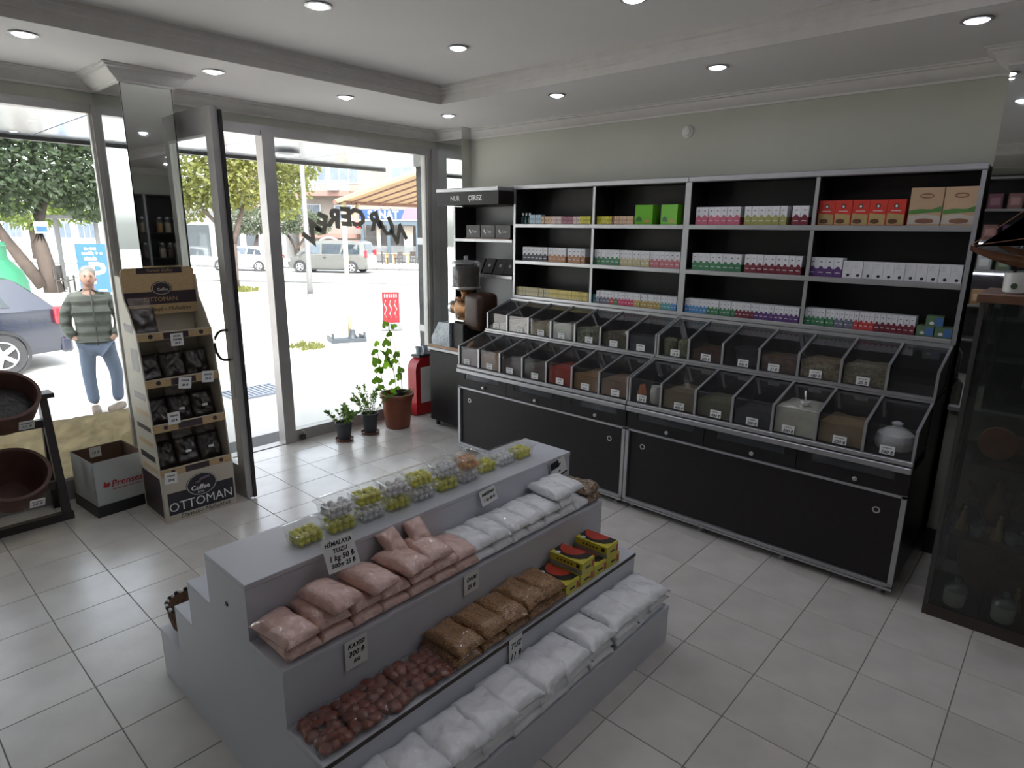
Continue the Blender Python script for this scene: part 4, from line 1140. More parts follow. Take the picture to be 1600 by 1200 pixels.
# ================================================================== COFFEE DISPLAY STAND (cardboard)
tan = speckle('honeycomb tan print', (0.44, 0.30, 0.14), (0.52, 0.37, 0.19), 160, 0.55)
cremec = M('cream cardboard', (0.52, 0.47, 0.38), 0.6, 0, 0.04)
plumc = M('dark plum print', (0.035, 0.018, 0.022), 0.45)
inkblue = M('blue black print', (0.016, 0.016, 0.024), 0.4)
kraft = M('brown interior card', (0.13, 0.095, 0.06), 0.8)
cofbag = M('coffee bag film', (0.035, 0.024, 0.020), 0.32, 0, 0.45, 26, 0.9, 34, coat=1.0, crough=0.12)
D0 = Vector((1.264, 4.112, 0))
od = thing('coffee_display', 'tall cardboard coffee display stand with four shelves beside the open door', 'display stand', (1.4905, 4.30, 0))
W0, W1 = 1.264, 1.717
YBk = 4.475
side = [(4.112, 0.0), (4.112, 0.30), (4.128, 0.36), (4.150, 0.64), (4.185, 0.93), (4.225, 1.215), (4.262, 1.26), (4.300, 1.33), (4.370, 1.42), (4.385, 1.555), (4.43, 1.56), (YBk, 1.56), (YBk, 0.0)]
for x in (W0, W1 - 0.008):
    obj('side_panel', G().prism(side, 'x', x, x + 0.008), cremec, od, w=True)
# printed blocks on the visible side panel
for z0, z1, y0, y1, mt in ((0.03, 0.30, 4.14, 4.45, plumc), (0.98, 1.12, 4.24, 4.36, plumc), (1.22, 1.27, 4.27, 4.42, plumc), (0.33, 0.36, 4.15, 4.40, tan), (0.40, 0.44, 4.17, 4.42, plumc), (0.50, 0.53, 4.17, 4.42, tan), (0.60, 0.63, 4.18, 4.42, plumc), (0.70, 0.73, 4.19, 4.42, tan), (0.80, 0.84, 4.20, 4.40, plumc)):
    obj('side_print', G().box(W0 - 0.0008, W0, y0, y1, z0, z1), mt, od, w=True)
obj('back_panel', G().box(W0 + 0.008, W1 - 0.008, YBk - 0.006, YBk, 0.0, 1.56), cremec, od, w=True)
hd = obj('header_card', G().prism([(1.276, 1.31), (1.276, 1.585), (1.286, 1.600), (1.300, 1.607), (1.690, 1.607), (1.703, 1.600), (1.710, 1.585), (1.710, 1.31)], 'y', 4.400, 4.408), tan, od, w=True)
c = PM[od.name].translation
def L(x, y, z): return (x - c.x, y - c.y, z - c.z)
obj('dark_band', G().box(-0.2145, 0.2195, 4.3985 - c.y, 4.40 - c.y, 1.375, 1.455), plumc, hd)
obj('dark_tab', G().box(-0.125, 0.145, 4.3985 - c.y, 4.40 - c.y, 1.570, 1.607), plumc, hd)
obj('oval', G().lathe([(0.062, 0), (0.062, 0.0022)], (0, 0, 0), 28), plumc, hd, loc=L(1.500, 4.3998, 1.475), rot=(PI / 2, 0, 0)).scale = (1, 0.72, 1)
g = G().lathe([(0.052, 0), (0.056, 0), (0.056, 0.0032), (0.052, 0.0032)], n=28, close=False)
obj('oval_ring', g, cremec, hd, loc=L(1.500, 4.3998, 1.475), rot=(PI / 2, 0, 0)).scale = (1, 0.72, 1)
goldp = M('gold print', (0.40, 0.26, 0.12), 0.5)
text('Turkish Coffee', 0.026, hd, L(1.50, 4.398, 1.588), FY, goldp, shear=0.3)
text('Coffee', 0.024, hd, L(1.505, 4.396, 1.468), FY, cremec, bold=0.0006)
text('OTTOMAN', 0.040, hd, L(1.49, 4.398, 1.405), FY, goldp)
text('Damak-ı Muhabbet', 0.036, hd, L(1.53, 4.398, 1.342), FY, plumc, shear=0.4)
lips = [(1.178, 1.217, 4.222), (0.888, 0.930, 4.183), (0.605, 0.648, 4.150), (0.318, 0.358, 4.118)]
for k, (z0, z1, y) in enumerate(lips):
    obj('shelf', G().box(W0 + 0.008, W1 - 0.008, y, YBk - 0.006, z0 - 0.006, z0), cremec if k == 0 else kraft, od, w=True)
    lp = obj('shelf_lip', G().box(W0 + 0.002, W1 - 0.002, y - 0.006, y, z0 - 0.006, z1), tan, od, w=True)
    obj('lip_band', G().box(-0.075, 0.075, y - 0.0075 - c.y, y - 0.006 - c.y, z0 - 0.002, z1 - 0.003), plumc, lp)
    obj('lip_edge', G().box(W0 + 0.002 - c.x, W1 - 0.002 - c.x, y - 0.007 - c.y, y - c.y, z1, z1 + 0.006), cremec, lp)
    for xx in (-0.15, 0.155):
        obj('lip_emblem', G().lathe([(0.014, 0), (0.014, 0.001)], n=14), plumc, lp, loc=(xx, y - 0.006 - c.y, (z0 + z1) / 2), rot=(PI / 2, 0, 0))
# base box with the large print
bp = obj('base_front', G().box(W0, W1, 4.106, 4.112, 0.0, 0.315), cremec, od, w=True)
yy = 4.1045 - c.y
obj('dark_band', G().prism([(-0.205, 0.05), (0.215, 0.05), (0.215, 0.195), (-0.205, 0.20)], 'y', yy, yy + 0.0015), inkblue, bp)
o = obj('oval', G().lathe([(0.098, 0), (0.098, 0.003)], n=36), inkblue, bp, loc=(0.01, yy + 0.001, 0.213), rot=(PI / 2, 0, 0)); o.scale = (1, 0.78, 1)
o = obj('oval_ring', G().lathe([(0.090, 0), (0.096, 0), (0.096, 0.004), (0.090, 0.004)], n=36, close=False), cremec, bp, loc=(0.01, yy + 0.001, 0.213), rot=(PI / 2, 0, 0)); o.scale = (1, 0.78, 1)
obj('steam_swirl', G().tube([(-0.03 + 0.012 * i + 0.018 * math.sin(i * 1.3), yy - 0.003, 0.232 + 0.004 * i) for i in range(8)], 0.009, 6), M('mauve print', (.16, .11, .16), .5), bp, smooth='all')
text('Coffee', 0.044, bp, (0.0, yy - 0.003, 0.192), FY, card, bold=0.001)
text('BOX', 0.020, bp, (0.0, yy - 0.003, 0.160), FY, card)
text('OTTOMAN', 0.088, bp, (0.0, yy - 0.0005, 0.098), FY, card, sx=0.92)
text('Damak-ı Muhabbet', 0.042, bp, (0.02, yy + 0.001, 0.028), FY, plumc, shear=0.4)
# coffee bags
cb = [pillow(0.15, 0.19, 0.05, s + 200, wr=0.012).mesh('coffee_bag', cofbag, 'all') for s in range(3)]
topfilm = clear('crumpled bag film', (0.9, 0.88, 0.86), 0.1, 1.5, 0.18, (0.6, 0.52, 0.46), 1.0, 40)
def cbag(x, y, z, k, label, tilt=68, filmtop=False, rz=0):
    r = thing('coffee_bag', label, 'coffee bag', (x, y, z), rot=(math.radians(tilt), 0, rz), group='dark coffee bags on the cardboard stand')
    obj('bag', cb[k % 3], None, r, loc=(0, 0.095, -0.02))
    if filmtop:
        obj('bag_top', pillow(0.13, 0.08, 0.02, 230 + k, wr=0.02), topfilm, r, loc=(0, 0.215, -0.01), smooth='all')
    return r
lnames = ['upper', 'second', 'third', 'bottom']
cbag(1.345, 4.285, 1.182, 0, 'single brown bag on the uppermost display shelf', 74, True)
for si, (z, y0) in enumerate(((0.89, 4.275), (0.607, 4.245), (0.32, 4.215))):
    for k, x in enumerate((1.345, 1.490, 1.635)):
        r = cbag(x, y0 + 0.03, z, k + si, ('left', 'middle', 'right')[k] + ' coffee bag on the ' + lnames[si + 1] + ' display shelf', 66 + 4 * k, si == 2 or k == 1, rnd.uniform(-.1, .1))
        if si > 0 and k > 0:
            obj('sticker', G().box(-0.018, 0.018, 0.075, 0.092, 0.040, 0.0415), card, r)
pcard('white price card on the uppermost lip of the coffee stand', [('SICAK', .016), ('KAHVE', .016), ('20 ₺', .018)], (1.492, 4.212, 1.165), (PI / 2, 0, 0), 0.075, 0.080, 0.016)
pcard('white price card on the second lip of the coffee stand, nearer its middle', [('KAHVE', .015), ('20 ₺', .020)], (1.495, 4.173, 0.888), (PI / 2, math.radians(8), 0), 0.078, 0.075, 0.016)
pcard('white price card on the second lip of the coffee stand, nearer the door', [('KAHVE', .015), ('20 ₺', .020)], (1.640, 4.173, 0.905), (PI / 2, math.radians(6), 0), 0.075, 0.075, 0.016)
pcard('white price card in front of the third shelf bags', [('KAHVE', .014), ('20 ₺', .020)], (1.392, 4.138, 0.680), (PI / 2, 0, 0), 0.072, 0.078, 0.016)
pcard('white price card stuck at the corner of the base print', [('KAHVE', .014), ('20 ₺', .020)], (1.318, 4.100, 0.305), (PI / 2, math.radians(4), 0), 0.075, 0.075, 0.016)

# ================================================================== CARTON BOX BY THE WINDOW
wcb = M('white corrugated board', (0.50, 0.52, 0.52), 0.65, 0, 0.05, 8)
bcb = M('brown board inside', (0.13, 0.075, 0.05), 0.8)
bx = thing('cardboard_box', 'open white cardboard box with red print under the left window', 'box', (1.145, 4.72, 0), math.radians(5))
w, d, h = 0.325, 0.36, 0.375
obj('tray', G().box(-w / 2 - .008, w / 2 + .008, -d / 2 - .008, d / 2 + .008, 0, 0.075), black_pl, bx, label='black plastic tray')
for a in ((-w / 2, w / 2, -d / 2, -d / 2 + .006), (-w / 2, w / 2, d / 2 - .006, d / 2), (-w / 2, -w / 2 + .006, -d / 2, d / 2), (w / 2 - .006, w / 2, -d / 2, d / 2)):
    obj('wall_panel', G().box(*a, 0.075, h), wcb, bx)
    obj('rim', G().box(a[0] + 0.001, a[1] - 0.001, a[2] + 0.001, a[3] - 0.001, h, h + 0.001), bcb, bx)
for a in ((-w / 2 + .0062, w / 2 - .0062, -d / 2 + .0062, -d / 2 + .0075), (-w / 2 + .0062, w / 2 - .0062, d / 2 - .0075, d / 2 - .0062), (-w / 2 + .0062, -w / 2 + .0075, -d / 2 + .0062, d / 2 - .0062), (w / 2 - .0075, w / 2 - .0062, -d / 2 + .0062, d / 2 - .0062)):
    obj('lining', G().box(*a, 0.08, h), bcb, bx)
obj('inside_floor', G().box(-w / 2 + .006, w / 2 - .006, -d / 2 + .006, d / 2 - .006, 0.078, 0.24), bcb, bx)
redp = M('red print', (0.50, 0.03, 0.04), 0.5)
text('Prenses', 0.062, bx, (0.03, -d / 2 - 0.0015, 0.205), FY, redp, shear=0.2, bold=0.001)
obj('emblem', G().poly([(-0.115, -d / 2 - .001, 0.195), (-0.085, -d / 2 - .001, 0.19), (-0.07, -d / 2 - .001, 0.205), (-0.08, -d / 2 - .001, 0.225), (-0.095, -d / 2 - .001, 0.215), (-0.105, -d / 2 - .001, 0.24), (-0.11, -d / 2 - .001, 0.215)]), redp, bx, recalc=False)
obj('print_line', G().box(-0.06, 0.13, -d / 2 - .001, -d / 2, 0.165, 0.169), redp, bx)
pc_ = obj('price_card', G().box(-0.05, 0.02, d / 2 - .010, d / 2 - .008, 0.30, 0.37), card, bx)
text('20 ₺', 0.026, pc_, (-0.015, d / 2 - .011, 0.33), FY, ink, shear=0.2)

# ================================================================== CLAY POTS ON A WOODEN RACK
clay = M('dark terracotta', (0.105, 0.050, 0.036), 0.6, 0, 0.2, 9, 0.2, 40)
dwood = M('dark stained wood', (0.030, 0.022, 0.020), 0.5, 0, 0.25, 12)
rk = thing('pot_rack', 'dark wooden rack holding two tilted clay pots by the window', 'rack', (0.62, 4.74, 0))
for x in (-0.26, 0.215):
    obj('upright', G().prism([(-0.10, 0.0), (-0.05, 0.0), (0.10, 0.80), (0.05, 0.80)], 'x', x, x + 0.045), dwood, rk)
    obj('cap', G().box(x - 0.015, x + 0.075, 0.0, 0.13, 0.795, 0.825), dwood, rk)
    obj('leg', G().prism([(0.16, 0.0), (0.20, 0.0), (0.11, 0.72), (0.07, 0.72)], 'x', x, x + 0.045), dwood, rk)
obj('crossbar', G().box(-0.26, 0.26, -0.03, 0.015, 0.20, 0.25), dwood, rk)
obj('crossbar', G().box(-0.26, 0.26, 0.05, 0.095, 0.60, 0.65), dwood, rk)
obj('base_bar', G().box(-0.27, 0.27, -0.10, -0.05, 0.0, 0.05), dwood, rk)
potp = [(0.06, 0.0), (0.13, 0.02), (0.185, 0.10), (0.205, 0.20), (0.200, 0.27), (0.215, 0.275), (0.218, 0.295), (0.196, 0.297), (0.185, 0.25), (0.175, 0.15), (0.10, 0.04)]
for nm, loc, tx, ry, lab in (('clay_pot', (0.625, 4.745, 0.690), 38, 0, 'upper tilted dark clay pot with a price card'), ('clay_pot', (0.600, 4.685, 0.222), 38, 0, 'lower tilted dark clay pot with a price card')):
    r = thing(nm, lab, 'clay pot', loc, rot=(math.radians(tx), 0, 0), group='clay pots on the rack', scale=0.88)
    obj('bowl', G().lathe(potp, n=36), clay, r, smooth=True)
    if nm and 'upper' in lab:
        obj('contents', G().lathe([(0.17, 0.17), (0.10, 0.20), (0.02, 0.19)], n=24), M('dark figs', (.03, .026, .024), .35, 0, .5, 30, .8, 30), r, smooth=True)
    cd = obj('price_card', G().box(0.045, 0.13, -0.225, -0.222, 0.17, 0.255), card, r, loc=(0, 0, 0))
    text('20 ₺', 0.032, cd, (0.0875, -0.2255, 0.20), (PI / 2, 0, 0), ink, shear=0.2)
    obj('lettering_line', G().box(0.055, 0.12, -0.2258, -0.2252, 0.228, 0.236), M('grey ink', (.15, .15, .18), .6), cd)

# ================================================================== PLANTS
blackpot = M('dark grey plastic pot', (0.035, 0.037, 0.045), 0.45, 0, 0.1)
terr = M('terracotta plastic', (0.22, 0.062, 0.030), 0.5, 0, 0.08, 5)
sauc = M('saucer brown', (0.16, 0.05, 0.03), 0.5)
soil = M('soil', (0.03, 0.022, 0.016), 0.95, 0, 0.4, 40, 0.6, 60)
lf1 = M('leaf bright green', (0.16, 0.34, 0.03), 0.45, 0, 0.2, 10)
lf1.node_tree.nodes['Principled BSDF'].inputs['Transmission Weight'].default_value = 0.0
def leafmat(name, c):
    m = M(name, c, 0.5, 0, 0.25, 8, rand=0.15)
    nt = m.node_tree
    b = nt.nodes['Principled BSDF']
    tr = nt.nodes.new('ShaderNodeBsdfTranslucent')
    tr.inputs[0].default_value = (min(1, c[0] * 1.8), min(1, c[1] * 1.7), c[2], 1)
    mx = nt.nodes.new('ShaderNodeMixShader')
    mx.inputs[0].default_value = 0.45
    nt.links.new(b.outputs[0], mx.inputs[1])
    nt.links.new(tr.outputs[0], mx.inputs[2])
    nt.links.new(mx.outputs[0], nt.nodes['Material Output'].inputs[0])
    return m
lvine = leafmat('vine leaf', (0.20, 0.38, 0.05))
lsmall = leafmat('small plant leaf', (0.10, 0.19, 0.04))
stem_m = M('plant stem', (0.12, 0.13, 0.05), 0.7)
def heart():
    pts = []
    for i in range(20):
        t = 2 * PI * i / 20
        x = 16 * math.sin(t) ** 3
        y = 13 * math.cos(t) - 5 * math.cos(2 * t) - 2 * math.cos(3 * t) - math.cos(4 * t)
        pts.append((x / 34, -(y - 12) / 30, 0.06 * math.cos(x / 8)))
    g = G()
    cvx = g.bm.verts.new((0, 0.45, 0.02))
    vs = [g.bm.verts.new(p) for p in pts]
    for k in range(20):
        g.bm.faces.new((cvx, vs[k], vs[(k + 1) % 20]))
    bmesh.ops.solidify(g.bm, geom=g.bm.faces[:], thickness=0.01)
    return g.mesh('leaf', lvine, 'all')
def leafcloud(g, n, fn, size, rr, droop=0.5):
    for k in range(n):
        p, dirv = fn(k)
        s = size * rr.uniform(0.7, 1.25)
        a = Vector((rr.uniform(-1, 1), rr.uniform(-1, 1), rr.uniform(-.4, .8))) + dirv
        a.normalize()
        b = a.cross(Vector((rr.uniform(-1, 1), rr.uniform(-1, 1), rr.uniform(-1, 1))))
        if b.length < 0.01: continue
        b.normalize()
        nn = a.cross(b)
        p = Vector(p)
        q = [p, p + a * s * .5 + b * s * .28 + nn * s * .06, p + a * s, p + a * s * .5 - b * s * .28 + nn * s * .06]
        vs = [g.bm.verts.new(v) for v in q]
        g.bm.faces.new((vs[0], vs[1], vs[2]))
        g.bm.faces.new((vs[0], vs[2], vs[3]))
def smallplant(label, loc, r, h, saucer, nst, ph, spread, seed):
    rr = random.Random(seed)
    t = thing('potted_plant', label, 'potted plant', loc)
    zb = 0.012 if saucer else 0
    obj('saucer', G().lathe([(r * .75, 0), (r * 1.02, 0.004), (r * 1.12, 0.022), (r * 1.06, 0.022), (r * .95, 0.008), (r * .3, 0.008)], n=24), sauc, t, smooth=True)
    p = obj('pot', G().lathe([(r * .74, zb), (r * .95, zb + h * .86), (r * 1.02, zb + h * .86), (r * 1.02, zb + h), (r * .94, zb + h), (r * .90, zb + h * .85), (r * .3, zb + h * .84)], n=28), blackpot, t, smooth=True)
    obj('soil', G().lathe([(r * .91, zb + h * .86), (r * .5, zb + h * .89), (0.004, zb + h * .9)], n=20), soil, t, smooth=True)
    g, gl = G(), G()
    for k in range(nst):
        a = rr.uniform(0, 2 * PI)
        base = Vector((r * .5 * math.cos(a), r * .5 * math.sin(a), zb + h * .86))
        tip = base + Vector((spread * rr.uniform(.3, 1) * math.cos(a + rr.uniform(-.7, .7)), spread * rr.uniform(.3, 1) * math.sin(a + rr.uniform(-.7, .7)), ph * rr.uniform(.5, 1)))
        mid = (base + tip) / 2 + Vector((0, 0, ph * .12))
        pts = [base, base.lerp(mid, .6) , mid, mid.lerp(tip, .5) + Vector((0, 0, ph * .04)), tip]
        g.tube(pts, 0.0022, 5)
        def fn(i, pts=pts):
            q = rr.random() ** .6
            s = min(3, int(q * 4))
            return pts[s].lerp(pts[s + 1], q * 4 - s), (tip - base).normalized() * .4
        leafcloud(gl, 34, fn, 0.030, rr)
    obj('stems', g, stem_m, t, smooth='all', kind='stuff')
    obj('foliage', gl, lsmall, t, recalc=False, kind='stuff')
smallplant('small grey potted plant nearest the door frame', (2.985, 4.715, 0), 0.075, 0.16, True, 14, 0.17, 0.17, 3)
smallplant('grey potted plant between the small one and the terracotta pot', (3.265, 4.715, 0), 0.078, 0.185, True, 13, 0.26, 0.19, 5)
tp = thing('potted_vine', 'climbing vine in a large terracotta pot by the window', 'potted plant', (3.575, 4.70, 0))
R0, Hp = 0.150, 0.335
obj('pot', G().lathe([(R0 * .74, 0), (R0 * .78, 0.01), (R0 * .98, Hp * .90), (R0 * 1.07, Hp * .90), (R0 * 1.09, Hp), (R0 * .98, Hp), (R0 * .94, Hp * .84), (R0 * .4, Hp * .82)], n=36), terr, tp, smooth=True)
obj('soil', G().lathe([(R0 * .95, Hp * .83), (R0 * .5, Hp * .85), (0.004, Hp * .86)], n=24), soil, tp, smooth=True)
obj('nursery_pot', G().lathe([(0.045, Hp * .84), (0.055, Hp * 1.06), (0.058, Hp * 1.06), (0.05, Hp * 1.06), (0.045, Hp * .95), (0.01, Hp * .95)], (0.03, -0.03, 0), 20), blackpot, tp, smooth=True)
heart_me = heart()
rr = random.Random(8)
vines = [[(-0.05, 0.04, 0.29), (-0.11, 0.06, 0.42), (-0.13, 0.07, 0.55), (-0.135, 0.08, 0.68), (-0.15, 0.10, 0.80)],
         [(0.02, 0.02, 0.29), (0.015, 0.04, 0.45), (0.005, 0.06, 0.62), (0.0, 0.07, 0.78), (0.0, 0.09, 0.94), (0.01, 0.10, 1.05)],
         [(0.05, -0.02, 0.32), (0.06, 0.0, 0.45), (0.055, 0.02, 0.60), (0.03, 0.04, 0.75), (0.01, 0.06, 0.9)]]
for v in vines:
    obj('stem', G().tube(v, 0.0035, 6), stem_m, tp, smooth='all')
lv = [(-0.15, .80, .055), (-0.155, .72, .07), (-0.165, .62, .085), (-0.15, .55, .06), (-0.135, .53, .075), (-0.19, .45, .085), (-0.12, .37, .06), (-0.02, .96, .06), (0.04, .95, .055), (-0.01, .87, .06), (-0.03, .77, .08), (-0.04, .70, .07), (-0.035, .64, .06), (-0.02, .56, .085), (0.05, .66, .06), (0.035, .60, .065), (0.08, .68, .05), (0.10, .50, .07), (0.07, .45, .06), (0.02, .40, .07), (0.035, .34, .055), (0.00, .31, .06), (0.11, .42, .045)]
for k, (dx, z, s) in enumerate(lv):
    o = obj('leaf', heart_me, None, tp, loc=(dx, 0.07 + 0.03 * math.sin(k * 2.1), z), rot=(math.radians(95 + 25 * math.sin(k * 1.7)), rr.uniform(-.7, .7), math.radians(-35) + rr.uniform(-.5, .5)))
    o.scale = (s * 1.3, s * 1.3, s * 1.3)
# strap leaf
def strap(u, v):
    p = Vector((-0.13, 0.08, .76)).lerp(Vector((0.02, 0.05, .50)), u)
    wv = 0.03 * math.sin(PI * min(1, u * 1.05)) * (v - .5)
    return (p.x + wv, p.y, p.z + 0.06 * math.sin(PI * u) + wv * .6)
g = G().grid(strap, 10, 2)
bmesh.ops.solidify(g.bm, geom=g.bm.faces[:], thickness=0.002)
obj('strap_leaf', g, lsmall, tp, smooth='all', label='long narrow leaf')
gl = G()
def fn(i):
    a = rr.uniform(0, 2 * PI)
    return (R0 * rr.uniform(.5, 1.05) * math.cos(a), R0 * rr.uniform(.5, 1.05) * math.sin(a), Hp * rr.uniform(.85, 1.05)), Vector((math.cos(a), math.sin(a), .2))
leafcloud(gl, 60, fn, 0.04, rr)
obj('ground_leaves', gl, lsmall, tp, recalc=False, kind='stuff')
# red bin with cups
redpl = M('red plastic', (0.42, 0.018, 0.022), 0.35, 0, 0.05)
rb = thing('red_bin', 'red rounded plastic stand with a white notice behind the terracotta pot', 'plastic stand', (4.06, 4.87, 0))
obj('body', G().prism([(-0.15, 0.01), (-0.15, 0.48), (-0.14, 0.53), (-0.11, 0.57), (-0.06, 0.60), (0.20, 0.60), (0.20, 0.01)], 'y', -0.05, 0.08), redpl, rb, smooth=True)
obj('notice', G().box(-0.09, 0.16, -0.052, -0.050, 0.13, 0.50), card, rb)
obj('tray', G().box(-0.10, 0.20, -0.05, 0.08, 0.60, 0.625), black_pl, rb)
for k, x in enumerate((-0.06, 0.03, 0.12)):
    single('paper_cup', G().lathe([(0.024, 0), (0.034, 0.08), (0.036, 0.08), (0.032, 0.08), (0.022, 0.004)], n=18), M('cup blue white', (.45, .50, .62), .5, 0, .4, 30), ('left', 'middle', 'right')[k] + ' paper cup standing on the red plastic stand', 'cup', 'paper cups', (4.06 + x, 4.88, 0.6255), smooth=True)

# ================================================================== GLASS CABINET AT THE RIGHT EDGE
cwood = M('cabinet brown wood', (0.13, 0.062, 0.035), 0.4, 0, 0.2, 9)
ggl = clear('cabinet glass', (0.66, 0.68, 0.66), 0.0, 1.5, 0.015)
gcab = thing('glass_cabinet', 'wood and glass display cabinet with copperware at the edge of the room', 'cabinet', (3.72, -0.10, 0))
cx0, cx1, cy0, cy1 = 3.50, 3.93, -0.60, 0.33
obj('plinth', G().box(cx0, cx1, cy0, cy1, 0.0, 0.06), M('cabinet plinth', (.05, .035, .028), .5), gcab, w=True)
obj('top', G().box(cx0 - 0.015, cx1, cy0, cy1 + 0.015, 1.575, 1.615, bev=0.004), cwood, gcab, w=True)
for x in (cx0, cx1 - 0.02):
    for y in (cy0, cy1 - 0.02):
        obj('corner_post', G().box(x, x + 0.02, y, y + 0.02, 0.06, 1.575), M('cabinet post', (.07, .065, .06), .4, .4), gcab, w=True)
obj('back_glass', G().box(cx1 - 0.012, cx1 - 0.008, cy0 + .02, cy1 - .02, 0.06, 1.575), ggl, gcab, w=True)
obj('front_glass', G().box(cx0 + 0.004, cx0 + 0.008, cy0 + .02, cy1 - .02, 0.06, 1.575), ggl, gcab, w=True)
obj('side_glass', G().box(cx0 + .02, cx1 - .02, cy1 - 0.01, cy1 - 0.006, 0.06, 1.575), ggl, gcab, w=True)
for z in (0.45, 0.83, 1.20):
    obj('glass_shelf', G().box(cx0 + .012, cx1 - .014, cy0 + .02, cy1 - .02, z - 0.006, z), ggl, gcab, w=True)
porc = M('white porcelain', (0.62, 0.62, 0.60), 0.2, 0, 0.04)
brass = M('old brass', (0.52, 0.36, 0.12), 0.28, 0.9, 0.15, 20)
cop = M('old copper', (0.20, 0.11, 0.07), 0.35, 0.8, 0.2, 20)
sil = M('dull silver', (0.42, 0.42, 0.42), 0.3, 0.9)
def jar(label, x, y, z):
    r = thing('lidded_jar', label, 'jar', (x, y, z), group='white lidded jars')
    obj('body', G().lathe([(0.040, 0), (0.046, 0.01), (0.048, 0.07), (0.044, 0.08)], n=24), porc, r, smooth=True)
    obj('lid', G().lathe([(0.050, 0.082), (0.046, 0.10), (0.030, 0.118), (0.010, 0.124), (0.014, 0.134), (0.012, 0.146), (0.003, 0.15)], n=24), sil, r, smooth=True)
jar('white lidded jar on the cabinet floor nearer the pillar', 3.58, 0.215, 0.0605)
jar('white lidded jar on the cabinet floor nearer the camera side', 3.58, 0.02, 0.0605)
ew = thing('copper_ewer', 'dark copper ewer with long spout on the lower glass shelf', 'ewer', (3.70, 0.13, 0.4505))
obj('body', G().lathe([(0.05, 0), (0.045, 0.012), (0.03, 0.03), (0.055, 0.07), (0.062, 0.11), (0.045, 0.16), (0.028, 0.20), (0.035, 0.235), (0.036, 0.245), (0.02, 0.262), (0.006, 0.275)], n=24), cop, ew, smooth=True)
obj('spout', G().tube([(0, 0.045, 0.09), (0, 0.085, 0.13), (0, 0.10, 0.19), (0, 0.125, 0.235)], 0.012, 8, radii=[.016, .012, .009, .007]), cop, ew, smooth='all')
obj('handle', G().tube([(0, -0.03, 0.215), (0, -0.08, 0.225), (0, -0.095, 0.17), (0, -0.055, 0.11)], 0.006, 8), cop, ew, smooth='all')
def vase(name, label, prof, mt, x, y, z, cat='ornament'):
    single(name, G().lathe(prof, n=20), mt, label, cat, 'small metal ornaments in the cabinet', (x, y, z), smooth=True)
bellp = [(0.028, 0), (0.022, 0.03), (0.012, 0.06), (0.014, 0.085), (0.006, 0.10), (0.009, 0.115), (0.002, 0.125)]
cupp = [(0.016, 0), (0.026, 0.012), (0.030, 0.05), (0.027, 0.05), (0.020, 0.012)]
for nm, lab, pr, mt, x, y, z in (('brass_bell', 'gold coloured brass bell in the middle of the cabinet shelf', bellp, brass, 3.60, 0.10, 0.4505), ('brass_bell', 'small gold brass bell nearer the pillar', bellp, brass, 3.62, 0.245, 0.4505),
    ('metal_cup', 'round pewter cup at the pillar end of the cabinet shelf', cupp, sil, 3.68, 0.265, 0.4505), ('metal_cup', 'pewter cup in front of the ewer', cupp, sil, 3.57, 0.18, 0.4505), ('metal_cup', 'pewter cup beside the brass bell', cupp, sil, 3.58, 0.045, 0.4505), ('metal_cup', 'pewter cup at the camera end of the shelf', cupp, sil, 3.64, -0.01, 0.4505),
    ('copper_pot', 'dark copper lidded pot behind the cups', [(0.04, 0), (0.055, 0.03), (0.05, 0.08), (0.03, 0.10), (0.008, 0.115)], cop, 3.80, 0.22, 0.4505),
    ('brass_bell', 'tiny gold bell on the cabinet floor', bellp, brass, 3.72, -0.02, 0.0605)):
    vase(nm, lab, pr, mt, x, y, z)
plate = thing('copper_tray', 'round copper tray standing on the cabinet floor', 'tray', (3.80, 0.08, 0.0605))
obj('dish', G().lathe([(0.17, 0.012), (0.165, 0.004), (0.13, 0.0), (0.01, 0.0), (0.01, -0.004), (0.172, 0.006)], n=32, axis='x'), cop, plate, loc=(0, 0, 0.175), rot=(0, math.radians(10), 0), smooth=True)
orng = M('orange wood', (0.30, 0.11, 0.05), 0.5, 0, 0.15, 12)
single('wooden_plate', G().lathe([(0.075, 0.0), (0.08, 0.008), (0.07, 0.014), (0.01, 0.012)], n=28, axis='x'), orng, 'round orange wooden plate on the middle cabinet shelf', 'plate', loc=(3.63, 0.17, 0.911), smooth=True)
boat = thing('wooden_boat', 'carved reddish wooden boat on the middle cabinet shelf', 'carving', (3.72, 0.05, 0.8305))
obj('hull', G().prism([(-0.18, 0.09), (-0.12, 0.03), (0.12, 0.03), (0.19, 0.08), (0.14, 0.10), (-0.14, 0.11)], 'x', -0.03, 0.03), orng, boat)
obj('keel_stand', G().box(-0.02, 0.02, -0.06, 0.06, 0, 0.032), cwood, boat)
bc = thing('black_casket', 'black casket with gold ornament on the upper cabinet shelf', 'casket', (3.66, 0.06, 1.2005))
obj('box', G().box(-0.06, 0.06, -0.07, 0.07, 0, 0.12, bev=0.006), black_m, bc)
obj('ornament', G().lathe([(0.03, -0.062), (0.02, -0.066), (0.005, -0.068)], (0, -0.01, 0.035), 14, axis='x'), brass, bc, smooth=True)
